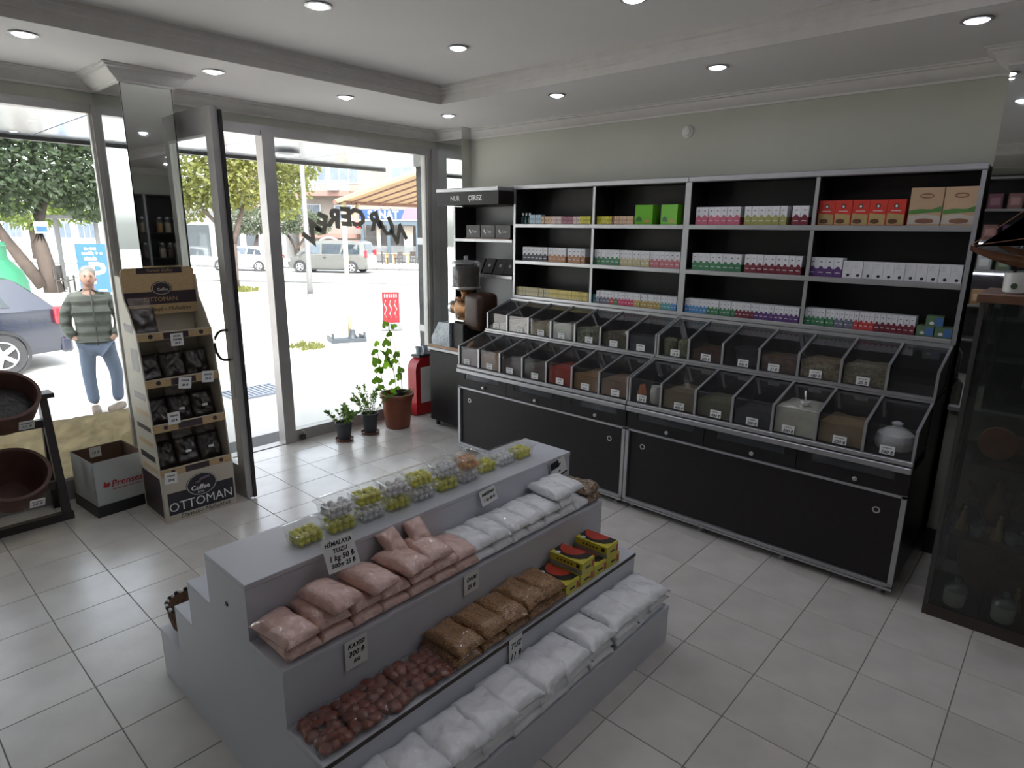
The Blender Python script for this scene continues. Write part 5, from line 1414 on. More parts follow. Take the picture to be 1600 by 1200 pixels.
# white mug and ship model on top
mg = thing('white_mug', 'white mug with a dark emblem on top of the glass cabinet', 'mug', (3.60, 0.225, 1.6155))
obj('cup', G().lathe([(0.036, 0), (0.042, 0.006), (0.046, 0.09), (0.043, 0.09), (0.038, 0.01)], n=28), porc, mg, smooth=True)
obj('emblem', G().lathe([(0.013, -0.0465), (0.013, -0.045)], (0, 0.0, 0.035), 14, axis='x'), M('emblem green', (.05, .08, .04), .5), mg)
obj('handle', G().tube([(0.0, -0.043, 0.075), (0, -0.07, 0.07), (0, -0.075, 0.045), (0, -0.042, 0.02)], 0.006, 8), porc, mg, smooth='all')
shipw = M('ship wood', (0.22, 0.10, 0.05), 0.55, 0, 0.2, 14)
sailm = M('brown sail', (0.060, 0.026, 0.018), 0.7, 0, 0.15, 14)
shp = thing('ship_model', 'wooden sailing ship model with brown sails on top of the glass cabinet', 'model ship', (3.66, 0.11, 1.6155))
def hull(u, v):
    a = 2 * u - 1
    y = 0.31 * a
    wv = 0.05 * (1 - abs(a) ** 2.5)
    t = PI * v
    return (wv * math.cos(t), y, 0.155 + 0.05 * a * a - 0.055 * math.sin(t) * (1 - a * a * .6))
g = G().grid(hull, 24, 8)
bmesh.ops.solidify(g.bm, geom=g.bm.faces[:], thickness=0.004)
obj('hull', g, shipw, shp, smooth='all')
obj('deck', G().box(-0.035, 0.035, -0.20, 0.20, 0.145, 0.15), shipw, shp)
obj('stand', G().box(-0.03, 0.03, -0.12, -0.10, 0, 0.125).box(-0.03, 0.03, 0.06, 0.08, 0, 0.125).box(-0.04, 0.04, -0.14, 0.10, 0, 0.012), shipw, shp)
for y in (-0.08, 0.06):
    obj('mast', G().tube([(0, y, 0.14), (0, y, 0.44)], 0.005, 8), shipw, shp, smooth='all')
def sail(pts):
    g = G().poly(pts)
    bmesh.ops.solidify(g.bm, geom=g.bm.faces[:], thickness=0.003)
    return g
obj('sail', sail([(0.0, 0.285, 0.20), (0.0, 0.08, 0.38), (0.0, 0.075, 0.21)]), sailm, shp)
obj('sail', sail([(0.01, 0.05, 0.40), (0.01, -0.06, 0.42), (0.01, -0.06, 0.20), (0.01, 0.05, 0.20)]), sailm, shp)
obj('sail', sail([(0.01, -0.10, 0.42), (0.01, -0.22, 0.36), (0.01, -0.24, 0.20), (0.01, -0.10, 0.20)]), sailm, shp)
for a, b in (((0, 0.31, 0.205), (0, 0.06, 0.43)), ((0, 0.30, 0.205), (0, 0.06, 0.25)), ((0, -0.29, 0.2), (0, -0.08, 0.43))):
    obj('rigging', G().tube([a, b], 0.0018, 5), shipw, shp)

# ================================================================== THINGS THE MIRRORS SHOW (behind the camera)
bs = thing('back_shelf', 'dark jar shelf at the back of the shop seen in the pillar mirror', 'shelf', (4.2, -2.80, 0))
obj('back_panel', G().box(3.2, 4.48, -2.99, -2.975, 0, 2.35), dark_in, bs, w=True)
for x in (3.2, 3.84, 4.46):
    obj('upright', G().box(x, x + 0.03, -2.975, -2.62, 0, 2.35), alu, bs, w=True)
for z in (0.4, 0.85, 1.30, 1.72, 2.33):
    obj('board', G().box(3.23, 4.46, -2.975, -2.63, z, z + 0.025), dark_lam, bs, w=True)
jgl = clear('jar glass', (0.8, 0.78, 0.75), 0.03, 1.5, 0.06)
jm = [G().lathe([(0.05, 0), (0.055, 0.01), (0.055, 0.19), (0.04, 0.21), (0.04, 0.225)], n=16).mesh('glass', jgl, True), G().lathe([(0.043, 0.225), (0.045, 0.25), (0.02, 0.255)], n=16).mesh('lid', sil, True)]
jc = [G().lathe([(0.048, 0.004), (0.05, 0.15), (0.02, 0.165)], n=14).mesh('filling', m, True) for m in (M('jar honey', (.38, .20, .05), .4), M('jar cream', (.5, .42, .3), .6), M('jar dark', (.08, .04, .03), .5))]
for zi, z in enumerate((1.746, 1.326, 0.876)):
    for k in range(9):
        if k == 5: continue
        r = thing('storage_jar', ORD[k] + ' storage jar on the ' + ('upper', 'middle', 'lower')[zi] + ' board of the back shelf', 'jar', (3.33 + k * 0.128, -2.78, z), group='jars on the back shelf')
        obj('glass', jm[0], None, r); obj('lid', jm[1], None, r); obj('filling', jc[(k + zi) % 3], None, r)
ls = thing('side_shelf', 'dark shelf with gift boxes on the opposite wall seen in the end mirror', 'shelf', (-1.85, 0.7, 0))
obj('back_panel', G().box(-1.99, -1.975, -0.6, 1.9, 0.0, 2.62), dark_in, ls, w=True)
for y in (-0.6, 0.65, 1.87):
    obj('upright', G().box(-1.975, -1.65, y, y + 0.03, 0, 2.62), dark_lam, ls, w=True)
for z in (0.5, 0.95, 1.40, 1.78, 2.16, 2.55):
    obj('board', G().box(-1.975, -1.66, -0.57, 1.87, z, z + 0.025), alu, ls, w=True)
tube_m = M('led tube', (0.85, 0.85, 1.0), 0.4, emit=6.0, var=0)
for z in (1.385, 1.765):
    obj('led_tube', G().box(-1.70, -1.68, 0.0, 1.3, z - 0.012, z), tube_m, ls, w=True)
gbm = {}
for nm, c_ in (('pink', (.45, .24, .24)), ('mauve', (.30, .12, .18)), ('violet', (.16, .07, .17)), ('white', (.55, .55, .55)), ('tan', (.42, .26, .14)), ('green', (.20, .26, .16))):
    gbm[nm] = G().box(0, 0.16, -0.075, 0.075, 0, 0.19, bev=0.003).box(0.16, 0.161, -0.05, 0.05, 0.05, 0.14, 1).mesh('gift_box', [pc('gift ' + nm, c_), pc('gift label ' + nm, [min(1, v * 1.5 + .1) for v in c_])])
for zi, (z, cols) in enumerate(((2.1852, ['pink', 'mauve', 'pink', 'mauve']), (1.8052, ['violet', 'mauve', 'violet', 'pink']), (1.4252, ['green', 'white', 'green', 'white']), (0.9752, ['white', 'tan', 'white', 'tan']))):
    for k in range(11):
        y = -0.43 + k * 0.205
        if 0.52 < y < 0.80: continue
        place('gift_box', gbm[cols[k % 4]], ORD[k] + ' ' + cols[k % 4] + ' gift box on the ' + ('highest', 'second highest', 'third highest', 'lowest')[zi] + ' board of the side shelf', 'box', 'gift boxes on the side shelf', -1.90, y, z)
# ================================================================== OUTSIDE
AV, NV = Vector((0.58, -0.815)), Vector((0.815, 0.58))
def SP(a, n, z=0.0):
    p = AV * a + NV * n
    return (p.x, p.y, z)
def zg(n):
    return -0.30 if n < 9 else -0.30 - 0.32 * min(1, (n - 9) / 18.6)
SA = math.atan2(AV.y, AV.x)
pave = M('pale concrete paving', (0.62, 0.60, 0.56), 0.8, 0, 0.08, 1.2, 0.2, 8)
asph = M('road asphalt', (0.36, 0.355, 0.35), 0.85, 0, 0.1, 3, 0.2, 30)
kerbm = M('kerb stone', (0.11, 0.11, 0.11), 0.8, 0, 0.1, 4)
g = G()
ns = [3.0, 9.0, 18.0, 27.6]
def strip(g, n0, n1, z0, z1, a0=-70, a1=40, m=0):
    g.poly([SP(a0, n0, z0), SP(a1, n0, z0), SP(a1, n1, z1), SP(a0, n1, z1)], m)
# paving right outside the shop keeps level, then falls gently to the road
for n0, n1 in zip(ns, ns[1:]):
    strip(g, n0, n1, zg(n0), zg(n1))
g.poly([SP(-70, 3.0, -.30), SP(-70, -30, -.30), SP(40, -30, -.30), SP(40, 3.0, -.30)])
bmesh.ops.recalc_face_normals(g.bm, faces=g.bm.faces[:])
for f in g.bm.faces:
    if f.normal.z < 0: f.normal_flip()
props(obj('ground_pavement', g, pave, recalc=False), 'bright concrete pavement in front of the shop', 'pavement', None, 'structure')
g = G(); strip(g, 27.75, 40.0, -0.72, -0.84)
props(obj('road', g, asph), 'sunlit road with parked cars', 'road', None, 'structure')
g = G()
for n0, n1, zt in ((27.45, 27.85, -0.58), (40.0, 40.3, -0.70)):
    for k in range(60):
        a0 = -60 + k * 1.5
        c = [SP(a0, n0), SP(a0 + 1.47, n0), SP(a0 + 1.47, n1), SP(a0, n1)]
        lo = [g.bm.verts.new((x, y, -1.0)) for x, y, z in c]
        hi = [g.bm.verts.new((x, y, zt)) for x, y, z in c]
        g.bm.faces.new(hi)
        for i in range(4):
            g.bm.faces.new((lo[i], lo[(i + 1) % 4], hi[(i + 1) % 4], hi[i]))
props(obj('kerb', g, kerbm), 'row of grey kerb stones along the road', 'kerb', None, 'structure')
g = G(); strip(g, 40.2, 75, -0.71, -0.70)
props(obj('pavement_far', g, pave), 'pavement on the far side of the road', 'pavement', None, 'structure')
# doorstep and grate
props(obj('doorstep', G().box(XL, 4.6, 5.09, 5.55, -0.31, -0.06), kerbm), 'concrete step below the shop front', 'step', None, 'structure')
gt = thing('floor_grate', 'grey metal grate lying on the pavement outside the door', 'grate', (3.72, 8.0, -0.298))
for k in range(12):
    obj('bar', G().box(-0.36 + k * .063, -0.33 + k * .063, -0.25, 0.25, 0, 0.02), M('grate metal', (.30, .33, .38), .5, .3), gt)
obj('frame', G().box(-0.38, 0.38, -0.27, -0.25, 0, 0.024).box(-0.38, 0.38, 0.25, 0.27, 0, 0.024), MATS['grate metal'], gt)
# canopy above the pavement
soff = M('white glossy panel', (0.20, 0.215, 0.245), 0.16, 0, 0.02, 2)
cp = props(obj('canopy_roof', G().box(-3, 5.35, 5.10, 7.15, 2.66, 2.72), M('canopy roof sheet', (.4, .4, .4), .7)), 'flat canopy over the pavement outside the window', 'canopy', None, 'structure')
xs_ = [-3.0, -1.2, 0.15, 1.505, 2.88, 3.99, 5.33]
for x0, x1 in zip(xs_, xs_[1:]):
    obj('panel', G().box(x0 + 0.006, x1 - 0.006, 5.10, 7.11, 2.62, 2.655), soff, cp)
obj('fascia', G().box(-3, 5.35, 7.11, 7.16, 2.585, 2.72), black_m, cp)
lp = thing('canopy_lamp', 'round flush lamp under the outside canopy', 'ceiling light', (3.47, 6.28, 2.62))
obj('ring', G().lathe([(0.14, 0), (0.15, -0.03), (0.12, -0.045), (0.11, -0.03)], n=28, close=False), alu, lp, smooth=True)
obj('diffuser', G().lathe([(0.12, -0.03), (0.08, -0.05), (0.01, -0.055)], n=28), M('lamp opal', (.75, .75, .75), .4), lp, smooth=True)
dk = M('dark cladding', (0.022, 0.027, 0.033), 0.2, 0, 0.1, 6)
cl = props(obj('column_outer', G().box(4.37, 4.75, 5.12, 5.30, -0.3, 2.48), dk), 'dark clad outer column at the right of the window', 'column', None, 'structure')
for z in (1.70, 0.78):
    obj('light_bar', G().box(4.365, 4.76, 5.115, 5.305, z, z + 0.07), alu, cl)
obj('head_panel', G().box(4.34, 4.75, 5.12, 5.30, 2.48, 2.62), M('head panel', (.4, .42, .40), .5), cl)

# --------------------------------------------------------------- vehicles
tyre = M('tyre rubber', (0.02, 0.02, 0.022), 0.8)
rimm = M('wheel rim', (0.50, 0.50, 0.52), 0.3, 0.6)
carg = M('car glass', (0.045, 0.06, 0.075), 0.05, 0, 0.1, 3, coat=0.6)
taill = M('tail light red', (0.50, 0.02, 0.03), 0.25)
headl = M('head lamp', (0.6, 0.62, 0.65), 0.15)
def car(name, label, loc, rz, col, st, roof, wheels, wr, width, rails=(), plate=True, tail=(0.75, 1.0), gl_sides=(), cat='car'):
    # st: stations (x, zb, zbelt, half width); roof: stations (x, zroof, half width); x forward
    paint = M('paint ' + name + label[:12], col, 0.25, 0.1, 0.02, 3, coat=0.7)
    t = thing(name, label, cat, loc, rz)
    g = G()
    rings = []
    for x, zb, zt, hw in st:
        rings.append([g.bm.verts.new(p) for p in ((x, -hw * .92, zb), (x, -hw, zb + (zt - zb) * .35), (x, -hw * .97, zt), (x, hw * .97, zt), (x, hw, zb + (zt - zb) * .35), (x, hw * .92, zb))])
    for a, b in zip(rings, rings[1:]):
        for k in range(6):
            g.bm.faces.new((a[k], b[k], b[(k + 1) % 6], a[(k + 1) % 6]))
    g.bm.faces.new(rings[0]); g.bm.faces.new(rings[-1][::-1])
    obj('body', g, paint, t, smooth=40)
    # cabin: roof polygon above the belt
    g = G()
    base, top = [], []
    for x, zb, zr, hb, hr in roof:
        base.append((x, zb, hb)); top.append((x, zr, hr))
    V = [[g.bm.verts.new(p) for p in ((x, -hb, zb), (x, -hr, zr), (x, hr, zr), (x, hb, zb))] for (x, zb, zr, hb, hr) in roof]
    for a, b in zip(V, V[1:]):
        for k in range(3):
            g.bm.faces.new((a[k], b[k], b[k + 1], a[k + 1]))
    g.bm.faces.new(V[0]); g.bm.faces.new(V[-1][::-1])
    obj('cabin', g, paint, t, smooth=40)
    for pts in gl_sides:       # side windows given as (x,z) polygons on the cabin flank; y found by lean
        for s in (-1, 1):
            g = G()
            P_ = []
            for x, z in pts:
                yv = None
                for (x0, zb0, zr0, hb0, hr0), (x1, zb1, zr1, hb1, hr1) in zip(roof, roof[1:]):
                    if min(x0, x1) - 1e-4 <= x <= max(x0, x1) + 1e-4:
                        f = 0 if x1 == x0 else (x - x0) / (x1 - x0)
                        zb, zr, hb, hr = (zb0 + f * (zb1 - zb0), zr0 + f * (zr1 - zr0), hb0 + f * (hb1 - hb0), hr0 + f * (hr1 - hr0))
                        q = 0 if zr - zb < 1e-3 else (z - zb) / (zr - zb)
                        yv = hb + (hr - hb) * q
                        break
                P_.append((x, s * ((yv or width / 2) + 0.008), z))
            g.poly(P_ if s < 0 else P_[::-1])
            bmesh.ops.solidify(g.bm, geom=g.bm.faces[:], thickness=0.006)
            obj('side_window', g, carg, t)
    # front and rear glass from the first and last roof slopes
    for i in (0, -1):
        a, b = (roof[0], roof[1]) if i == 0 else (roof[-1], roof[-2])
        f0, f1 = 0.12, 0.92
        def lp_(f):
            return [a[k] + f * (b[k] - a[k]) for k in range(5)]
        p0, p1 = lp_(f0), lp_(f1)
        s = -1 if i == 0 else 1
        g = G().poly([(p0[0] + s * .012, -p0[4] * .9, p0[2] + .012), (p0[0] + s * .012, p0[4] * .9, p0[2] + .012), (p1[0] + s * .012, p1[4] * .86, p1[2] + .006), (p1[0] + s * .012, -p1[4] * .86, p1[2] + .006)])
        bmesh.ops.solidify(g.bm, geom=g.bm.faces[:], thickness=0.006)
        obj('windscreen' if i else 'rear_window', g, carg, t)
    xr, xf = st[0][0], st[-1][0]
    for x in wheels:
        for s in (-1, 1):
            y = s * (width / 2 - 0.10)
            w_ = obj('wheel', G().lathe([(wr * .62, -0.095), (wr * .95, -0.10), (wr, -0.06), (wr, 0.06), (wr * .95, 0.10), (wr * .62, 0.095)], (0, 0, 0), 28, axis='y'), tyre, t, loc=(x, y, wr), smooth=True)
            gg = G().lathe([(wr * .60, -0.105), (wr * .66, -0.10), (wr * .66, 0.10), (wr * .60, 0.105)], (0, 0, 0), 24, axis='y', close=False)
            for k in range(5):
                aa = 2 * PI * k / 5
                gg.tube([(0, s * 0.098, 0), (wr * .62 * math.cos(aa), s * 0.098, wr * .62 * math.sin(aa))], 0.035, 6)
            obj('rim', gg, rimm, w_)
            obj('arch', G().lathe([(wr * 1.02, -0.012), (wr * 1.14, -0.012), (wr * 1.14, 0.012), (wr * 1.02, 0.012)], (0, 0, 0), 28, axis='y', close=False), black_pl, t, loc=(x, s * (width / 2 - 0.005), wr + .01))
    for s in (-1, 1):
        obj('tail_light', G().box(xr - 0.02, xr + 0.14, min(s * (width / 2 - .20), s * (width / 2 - .02)), max(s * (width / 2 - .20), s * (width / 2 + .0)), tail[0], tail[1], bev=0.02), taill, t)
        obj('head_light', G().box(xf - 0.22, xf - 0.02, min(s * (width / 2 - .32), s * (width / 2 - .06)), max(s * (width / 2 - .32), s * (width / 2 - .06)), 0.62, 0.76, bev=0.02), headl, t)
        obj('door_mirror', G().box(roof[-1][0] - 0.45, roof[-1][0] - 0.33, min(s * (width / 2 + .0), s * (width / 2 + .16)), max(s * (width / 2 + .0), s * (width / 2 + .16)), roof[0][1] + .05, roof[0][1] + .2, bev=0.02), paint, t)
        obj('door_handle', G().box(0.0, 0.16, min(s * (width / 2 - .01), s * (width / 2 + .02)), max(s * (width / 2 - .01), s * (width / 2 + .02)), roof[0][1] - .12, roof[0][1] - .085), black_pl, t)
    obj('bumper', G().box(xr - 0.05, xr + 0.10, -width * .47, width * .47, 0.25, 0.48, bev=0.03), black_pl if name == 'delivery_van' else paint, t)
    if plate:
        obj('number_plate', G().box(xr - 0.03, xr - 0.015, -0.26, 0.26, tail[0] - .08, tail[0] + .03), card, t)
    obj('sill', G().box(wheels[0] + wr * 1.2, wheels[1] - wr * 1.2, -width * .46, width * .46, 0.18, 0.30), black_pl, t)
    return t
# grey van: x along travel (front to the left in view, i.e. -AV)
RZ = math.atan2(-AV.y, -AV.x)
van_st = [(-2.50, 0.42, 1.02, 0.86), (-2.35, 0.26, 1.05, 0.94), (-0.5, 0.24, 1.06, 0.96), (1.2, 0.24, 1.05, 0.95), (1.75, 0.26, 1.00, 0.93), (2.25, 0.28, 0.86, 0.86), (2.52, 0.38, 0.66, 0.70)]
van_rf = [(-2.44, 1.03, 1.05, 0.90, 0.88), (-2.22, 1.04, 1.78, 0.92, 0.74), (-1.9, 1.05, 1.88, 0.93, 0.76), (0.3, 1.05, 1.90, 0.94, 0.78), (0.9, 1.05, 1.80, 0.93, 0.76), (1.62, 1.02, 1.28, 0.92, 0.84), (1.92, 0.99, 1.0, 0.88, 0.86)]
car('grey_van', 'grey passenger van parked across the road', SP(-15.35, 37.2, -0.80), RZ, (0.085, 0.085, 0.08), van_st, van_rf, (-1.55, 1.65), 0.34, 1.92,
    gl_sides=([(-2.05, 1.12), (-2.02, 1.66), (-1.2, 1.70), (-0.9, 1.12)], [(-0.82, 1.12), (-0.95, 1.70), (0.25, 1.70), (0.25, 1.12)], [(0.38, 1.12), (0.38, 1.68), (0.78, 1.62), (1.45, 1.22), (1.48, 1.12)]), tail=(0.95, 1.35))
hat_st = [(-2.10, 0.42, 0.86, 0.74), (-2.0, 0.28, 0.92, 0.82), (-0.6, 0.22, 0.93, 0.87), (0.8, 0.22, 0.91, 0.87), (1.4, 0.24, 0.86, 0.84), (1.9, 0.28, 0.74, 0.76), (2.10, 0.38, 0.60, 0.62)]
hat_rf = [(-2.02, 0.90, 0.92, 0.80, 0.76), (-1.55, 0.91, 1.36, 0.82, 0.62), (-1.0, 0.92, 1.44, 0.84, 0.62), (0.1, 0.92, 1.46, 0.85, 0.63), (0.45, 0.92, 1.40, 0.85, 0.62), (1.15, 0.90, 0.96, 0.84, 0.78), (1.25, 0.89, 0.90, 0.82, 0.78)]
hat_gl = ([(-1.45, 0.98), (-1.30, 1.27), (-0.55, 1.38), (-0.50, 0.98)], [(-0.42, 0.98), (-0.46, 1.38), (0.12, 1.38), (0.75, 1.10), (0.92, 0.98)])
car('white_hatchback', 'white hatchback parked in front of the grey van', SP(-21.0, 37.4, -0.80), RZ, (0.80, 0.81, 0.83), hat_st, hat_rf, (-1.25, 1.28), 0.31, 1.74, gl_sides=hat_gl, tail=(0.74, 0.92))
car('delivery_van', 'white delivery van seen from behind beyond the hatchback', SP(-28.6, 38.8, -0.80), RZ + 0.25, (0.80, 0.81, 0.83), [(-2.2, 0.40, 1.1, 0.84), (-2.1, 0.28, 1.1, 0.90), (0.6, 0.25, 1.1, 0.90), (1.4, 0.26, 1.05, 0.88), (2.0, 0.3, 0.85, 0.78), (2.15, 0.4, 0.7, 0.66)],
    [(-2.18, 1.08, 1.09, 0.86, 0.85), (-2.12, 1.08, 1.78, 0.88, 0.76), (-1.8, 1.08, 1.86, 0.89, 0.76), (0.2, 1.08, 1.84, 0.89, 0.76), (0.7, 1.08, 1.75, 0.88, 0.74), (1.4, 1.05, 1.10, 0.86, 0.82), (1.5, 1.04, 1.05, 0.84, 0.82)], (-1.35, 1.35), 0.32, 1.80, gl_sides=([(0.1, 1.14), (0.1, 1.65), (0.6, 1.62), (1.2, 1.2), (1.2, 1.14)],), tail=(0.8, 1.25), cat='van')
car('dark_hatchback', 'dark blue car with red tail lights parked near the left window', (0.40, 12.25, -0.30), PI, (0.010, 0.013, 0.028), hat_st, hat_rf, (-1.25, 1.28), 0.31, 1.74, gl_sides=hat_gl, tail=(0.70, 0.95))
car('red_car', 'red car half hidden behind the dark blue car', (0.15, 16.0, -0.32), PI, (0.38, 0.02, 0.03), hat_st, hat_rf, (-1.25, 1.28), 0.31, 1.74, gl_sides=hat_gl, tail=(0.74, 0.92))

# --------------------------------------------------------------- trees
bark = M('tree bark', (0.05, 0.036, 0.03), 0.9, 0, 0.25, 6, 0.5, 18)
lt1 = leafmat('tree leaf yellow green', (0.11, 0.12, 0.035))
lt2 = leafmat('tree leaf dark green', (0.045, 0.068, 0.04))
lt3 = leafmat('tree leaf grey green', (0.09, 0.11, 0.085))
def tree(name, label, loc, branches, blobs, nleaf, ls, mt, seed, r0):
    rr = random.Random(seed)
    t = thing(name, label, 'tree', loc)
    for pts, rad in branches:
        obj('trunk' if rad[0] == r0 else 'branch', G().tube(pts, 0.1, 10, radii=rad), bark, t, smooth='all')
    g = G()
    tot = sum(b[1] ** 2 for b in blobs)
    for (c_, rad) in blobs:
        n = int(nleaf * rad ** 2 / tot)
        def fn(i):
            v = Vector((rr.gauss(0, 1), rr.gauss(0, 1), rr.gauss(0, 1))).normalized()
            q = rad * rr.uniform(.35, 1) ** .5
            return Vector(c_) + Vector((v.x * q, v.y * q, v.z * q * .8)), v * .6 + Vector((0, 0, -.4))
        leafcloud(g, n, fn, ls, rr)
    obj('crown', g, mt, t, recalc=False, kind='stuff')
    return t
rr0 = random.Random(1)
tree('street_tree', 'forked street tree with yellow green leaves in front of the door', (10.75, 24.0, -0.58),
     [([(0, 0, 0), (0.02, 0, .6), (0.08, 0, 1.2), (0.12, 0, 1.8)], [.22, .19, .16, .14]), ([(0.12, 0, 1.75), (0.35, 0, 2.4), (0.65, 0.1, 3.1), (1.0, 0.2, 3.8)], [.12, .10, .07, .04]), ([(0.12, 0, 1.75), (0.0, .1, 2.5), (-0.2, .1, 3.3), (-.3, .2, 4.0)], [.11, .09, .07, .04]), ([(0.05, 0, 1.7), (-0.3, 0, 2.4), (-.8, .1, 3.0), (-1.2, .1, 3.7)], [.10, .08, .06, .03])],
     [((0.9, 0, 4.3), 1.5), ((-.6, 0, 4.4), 1.5), ((2.0, -.5, 4.0), 1.1), ((-1.6, .5, 3.9), 1.1), ((0.2, .3, 5.3), 1.5), ((1.9, -.6, 3.2), .6), ((-1.2, .6, 3.1), .7), ((-.2, 0, 3.5), .6), ((2.3, -1, 4.9), 1.0)], 9000, 0.20, lt1, 21, .22)
tree('street_tree', 'dense dark green tree with two trunks beyond the left window', (5.5, 27.0, -0.5),
     [([(0.2, 0, 0), (0.1, 0, .8), (0.0, 0, 1.7), (0.1, 0, 2.6), (.4, 0, 3.4)], [.30, .26, .22, .18, .10]), ([(-0.1, 0, 0.25), (-.5, 0, 1.0), (-.9, 0, 1.8), (-1.3, .1, 2.8)], [.22, .20, .16, .10])],
     [((-1.8, 0, 4.2), 1.8), ((0, 0, 4.6), 1.9), ((1.4, 0, 4.2), 1.6), ((-.6, 0, 3.5), 1.0), ((1.6, 0, 3.2), .9), ((-2.6, 0, 3.2), 1.2), ((2.4, 0, 4.6), 1.4), ((.4, 0, 6), 1.8), ((-2, 0, 6), 1.8)], 12000, 0.24, lt2, 22, .30)
tree('street_tree', 'dark leafy tree at the left edge beyond the green container', (2.3, 30.0, -0.5),
     [([(0, 0, 0), (0.1, 0, 1.2), (0, 0, 2.6)], [.22, .18, .12])], [((0, 0, 4.0), 2.0), ((-1.2, 0, 3.0), 1.4), ((.9, 0, 5), 1.7), ((1.0, 0, 2.6), .9)], 6000, 0.25, lt2, 23, .22)
tree('olive_tree', 'rounded grey green tree behind the white hatchback', (20.2, 41.5, -0.7),
     [([(0, 0, 0), (0.05, 0, 1.2), (0.3, 0, 2.0)], [.16, .13, .08])], [((0, 0, 2.9), 1.1), ((.8, -.6, 2.7), .9), ((-.7, .5, 2.8), .9)], 3000, 0.20, lt3, 24, .16)
tree('olive_tree', 'rounded grey green tree behind the front of the grey van', (22.6, 40.5, -0.7),
     [([(0, 0, 0), (0.05, 0, 1.2), (-0.3, 0.3, 2.0)], [.16, .13, .08]), ([(0, 0, .9), (.5, -.4, 1.8)], [.10, .07])], [((-.6, .5, 3.0), 1.2), ((.5, -.4, 2.9), 1.1), ((1.3, -1.0, 2.8), .9)], 3500, 0.20, lt3, 25, .16)
tree('background_tree', 'large tree closing the street end behind the white van', SP(-30, 65.5, -0.7),
     [([(0, 0, 0), (0, 0, 3)], [.3, .2])], [((0, 0, 5), 3.2), ((-4, 1, 4.5), 3), ((3.5, -1, 5), 3)], 5000, 0.45, lt2, 26, .3)
tree('background_tree', 'light green tree far behind the bus shelter', SP(-41.5, 44, -0.7),
     [([(0, 0, 0), (0, 0, 3)], [.3, .2])], [((0, 0, 4.2), 2.6), ((-3.2, 1, 4.4), 2.6), ((3, -1, 4.6), 2.4)], 5000, 0.4, leafmat('tree leaf lime', (.11, .15, .045)), 27, .3)
# grass tuft at the tree foot and weeds in the paving
rr = random.Random(4)
def tuft(name, label, loc, r, n, h):
    g = G()
    for k in range(n):
        a, q = rr.uniform(0, 2 * PI), r * math.sqrt(rr.random())
        p = Vector((q * math.cos(a), q * math.sin(a), 0))
        d = Vector((rr.uniform(-.5, .5), rr.uniform(-.5, .5), 1)) * h * rr.uniform(.5, 1)
        s = Vector((math.cos(a + 1), math.sin(a + 1), 0)) * h * .12
        g.poly([p - s, p + s, p + d])
    return single(name, g, lt1, label, 'grass', None, loc, kind='stuff')
tuft('grass', 'grass tuft around the foot of the street tree', (10.9, 23.6, -0.56), 0.55, 500, 0.28)
tuft('grass', 'weeds growing in the paving near the awning base', (6.0, 10.6, -0.33), 0.35, 160, 0.16)

# --------------------------------------------------------------- street furniture
bin_m = M('green fibreglass', (0.015, 0.12, 0.06), 0.4, 0, 0.06)
gbn = thing('recycling_container', 'green bottle recycling container beyond the left window', 'recycling bin', (3.05, 21.6, -0.42))
obj('body', G().lathe([(0.92, 0), (0.95, 0.1), (0.95, 0.75), (0.85, 1.05), (0.62, 1.32), (0.58, 1.40), (0.58, 1.70), (0.60, 1.72), (0.55, 1.80), (0.25, 1.88)], n=36), bin_m, gbn, smooth=True)
obj('opening', G().lathe([(0.13, 0), (0.15, 0.02), (0.02, 0.03)], (0, 0, 0), 20), black_pl, gbn, loc=(0.05, -0.58, 1.55), rot=(PI / 2, 0, 0))
o = obj('emblem', G().lathe([(0.20, 0), (0.25, 0), (0.25, 0.012), (0.20, 0.012)], n=24, close=False), card, gbn, loc=(0.42, -0.86, 0.62), rot=(PI / 2, 0, 0.42)); o.scale = (1, 0.6, 1)
bl = M('sign blue', (0.01, 0.065, 0.21), 0.4)
bsn = thing('blue_sign', 'blue information board with a large white P symbol behind the man', 'sign', (6.72, 25.95, -0.52), math.radians(-15))
obj('panel', G().box(-0.45, 0.45, -0.06, 0.06, 0.0, 1.72, bev=0.02), bl, bsn)
for k, (s, x, z) in enumerate((('Bir SMS', -.02, 1.55), ('tezlik + e', 0.02, 1.40), ('alında', -.05, 1.22))):
    text(s, 0.16 if k else 0.11, bsn, (x, -0.065, z), FY, card, bold=0.004)
text('P', 1.05, bsn, (0.10, -0.066, 0.68), FY, card, bold=0.02)
text('PARK', 0.12, bsn, (0.2, -0.065, 0.10), FY, card)
shm = M('shelter grey metal', (0.16, 0.16, 0.165), 0.5, 0.3)
bsh = thing('bus_shelter', 'grey framed glass bus shelter between the trees', 'bus shelter', (6.9, 28.0, -0.54), math.radians(-14))
for x in (-0.62, 0.62):
    for y in (0, 1.3):
        obj('post', G().box(x - .06, x + .06, y - .05, y + .05, 0, 2.6), shm, bsh)
obj('roof', G().box(-0.9, 0.9, -0.3, 1.7, 2.6, 2.72), shm, bsh)
obj('pane', G().box(-0.56, 0.56, 1.29, 1.31, 0.3, 2.4), glass, bsh)
obj('poster', G().box(-0.45, 0.05, 1.26, 1.28, 1.2, 1.75), M('poster', (.55, .50, .50), .6, 0, .3, 3), bsh)
ben = thing('park_bench', 'small dark park bench beside the tree trunks', 'bench', (6.05, 26.9, -0.52), math.radians(60))
obj('seat', G().box(-0.35, 0.35, -0.2, 0.2, 0.42, 0.46), dwood, ben)
obj('backrest', G().box(-0.35, 0.35, 0.18, 0.22, 0.5, 0.95), dwood, ben)
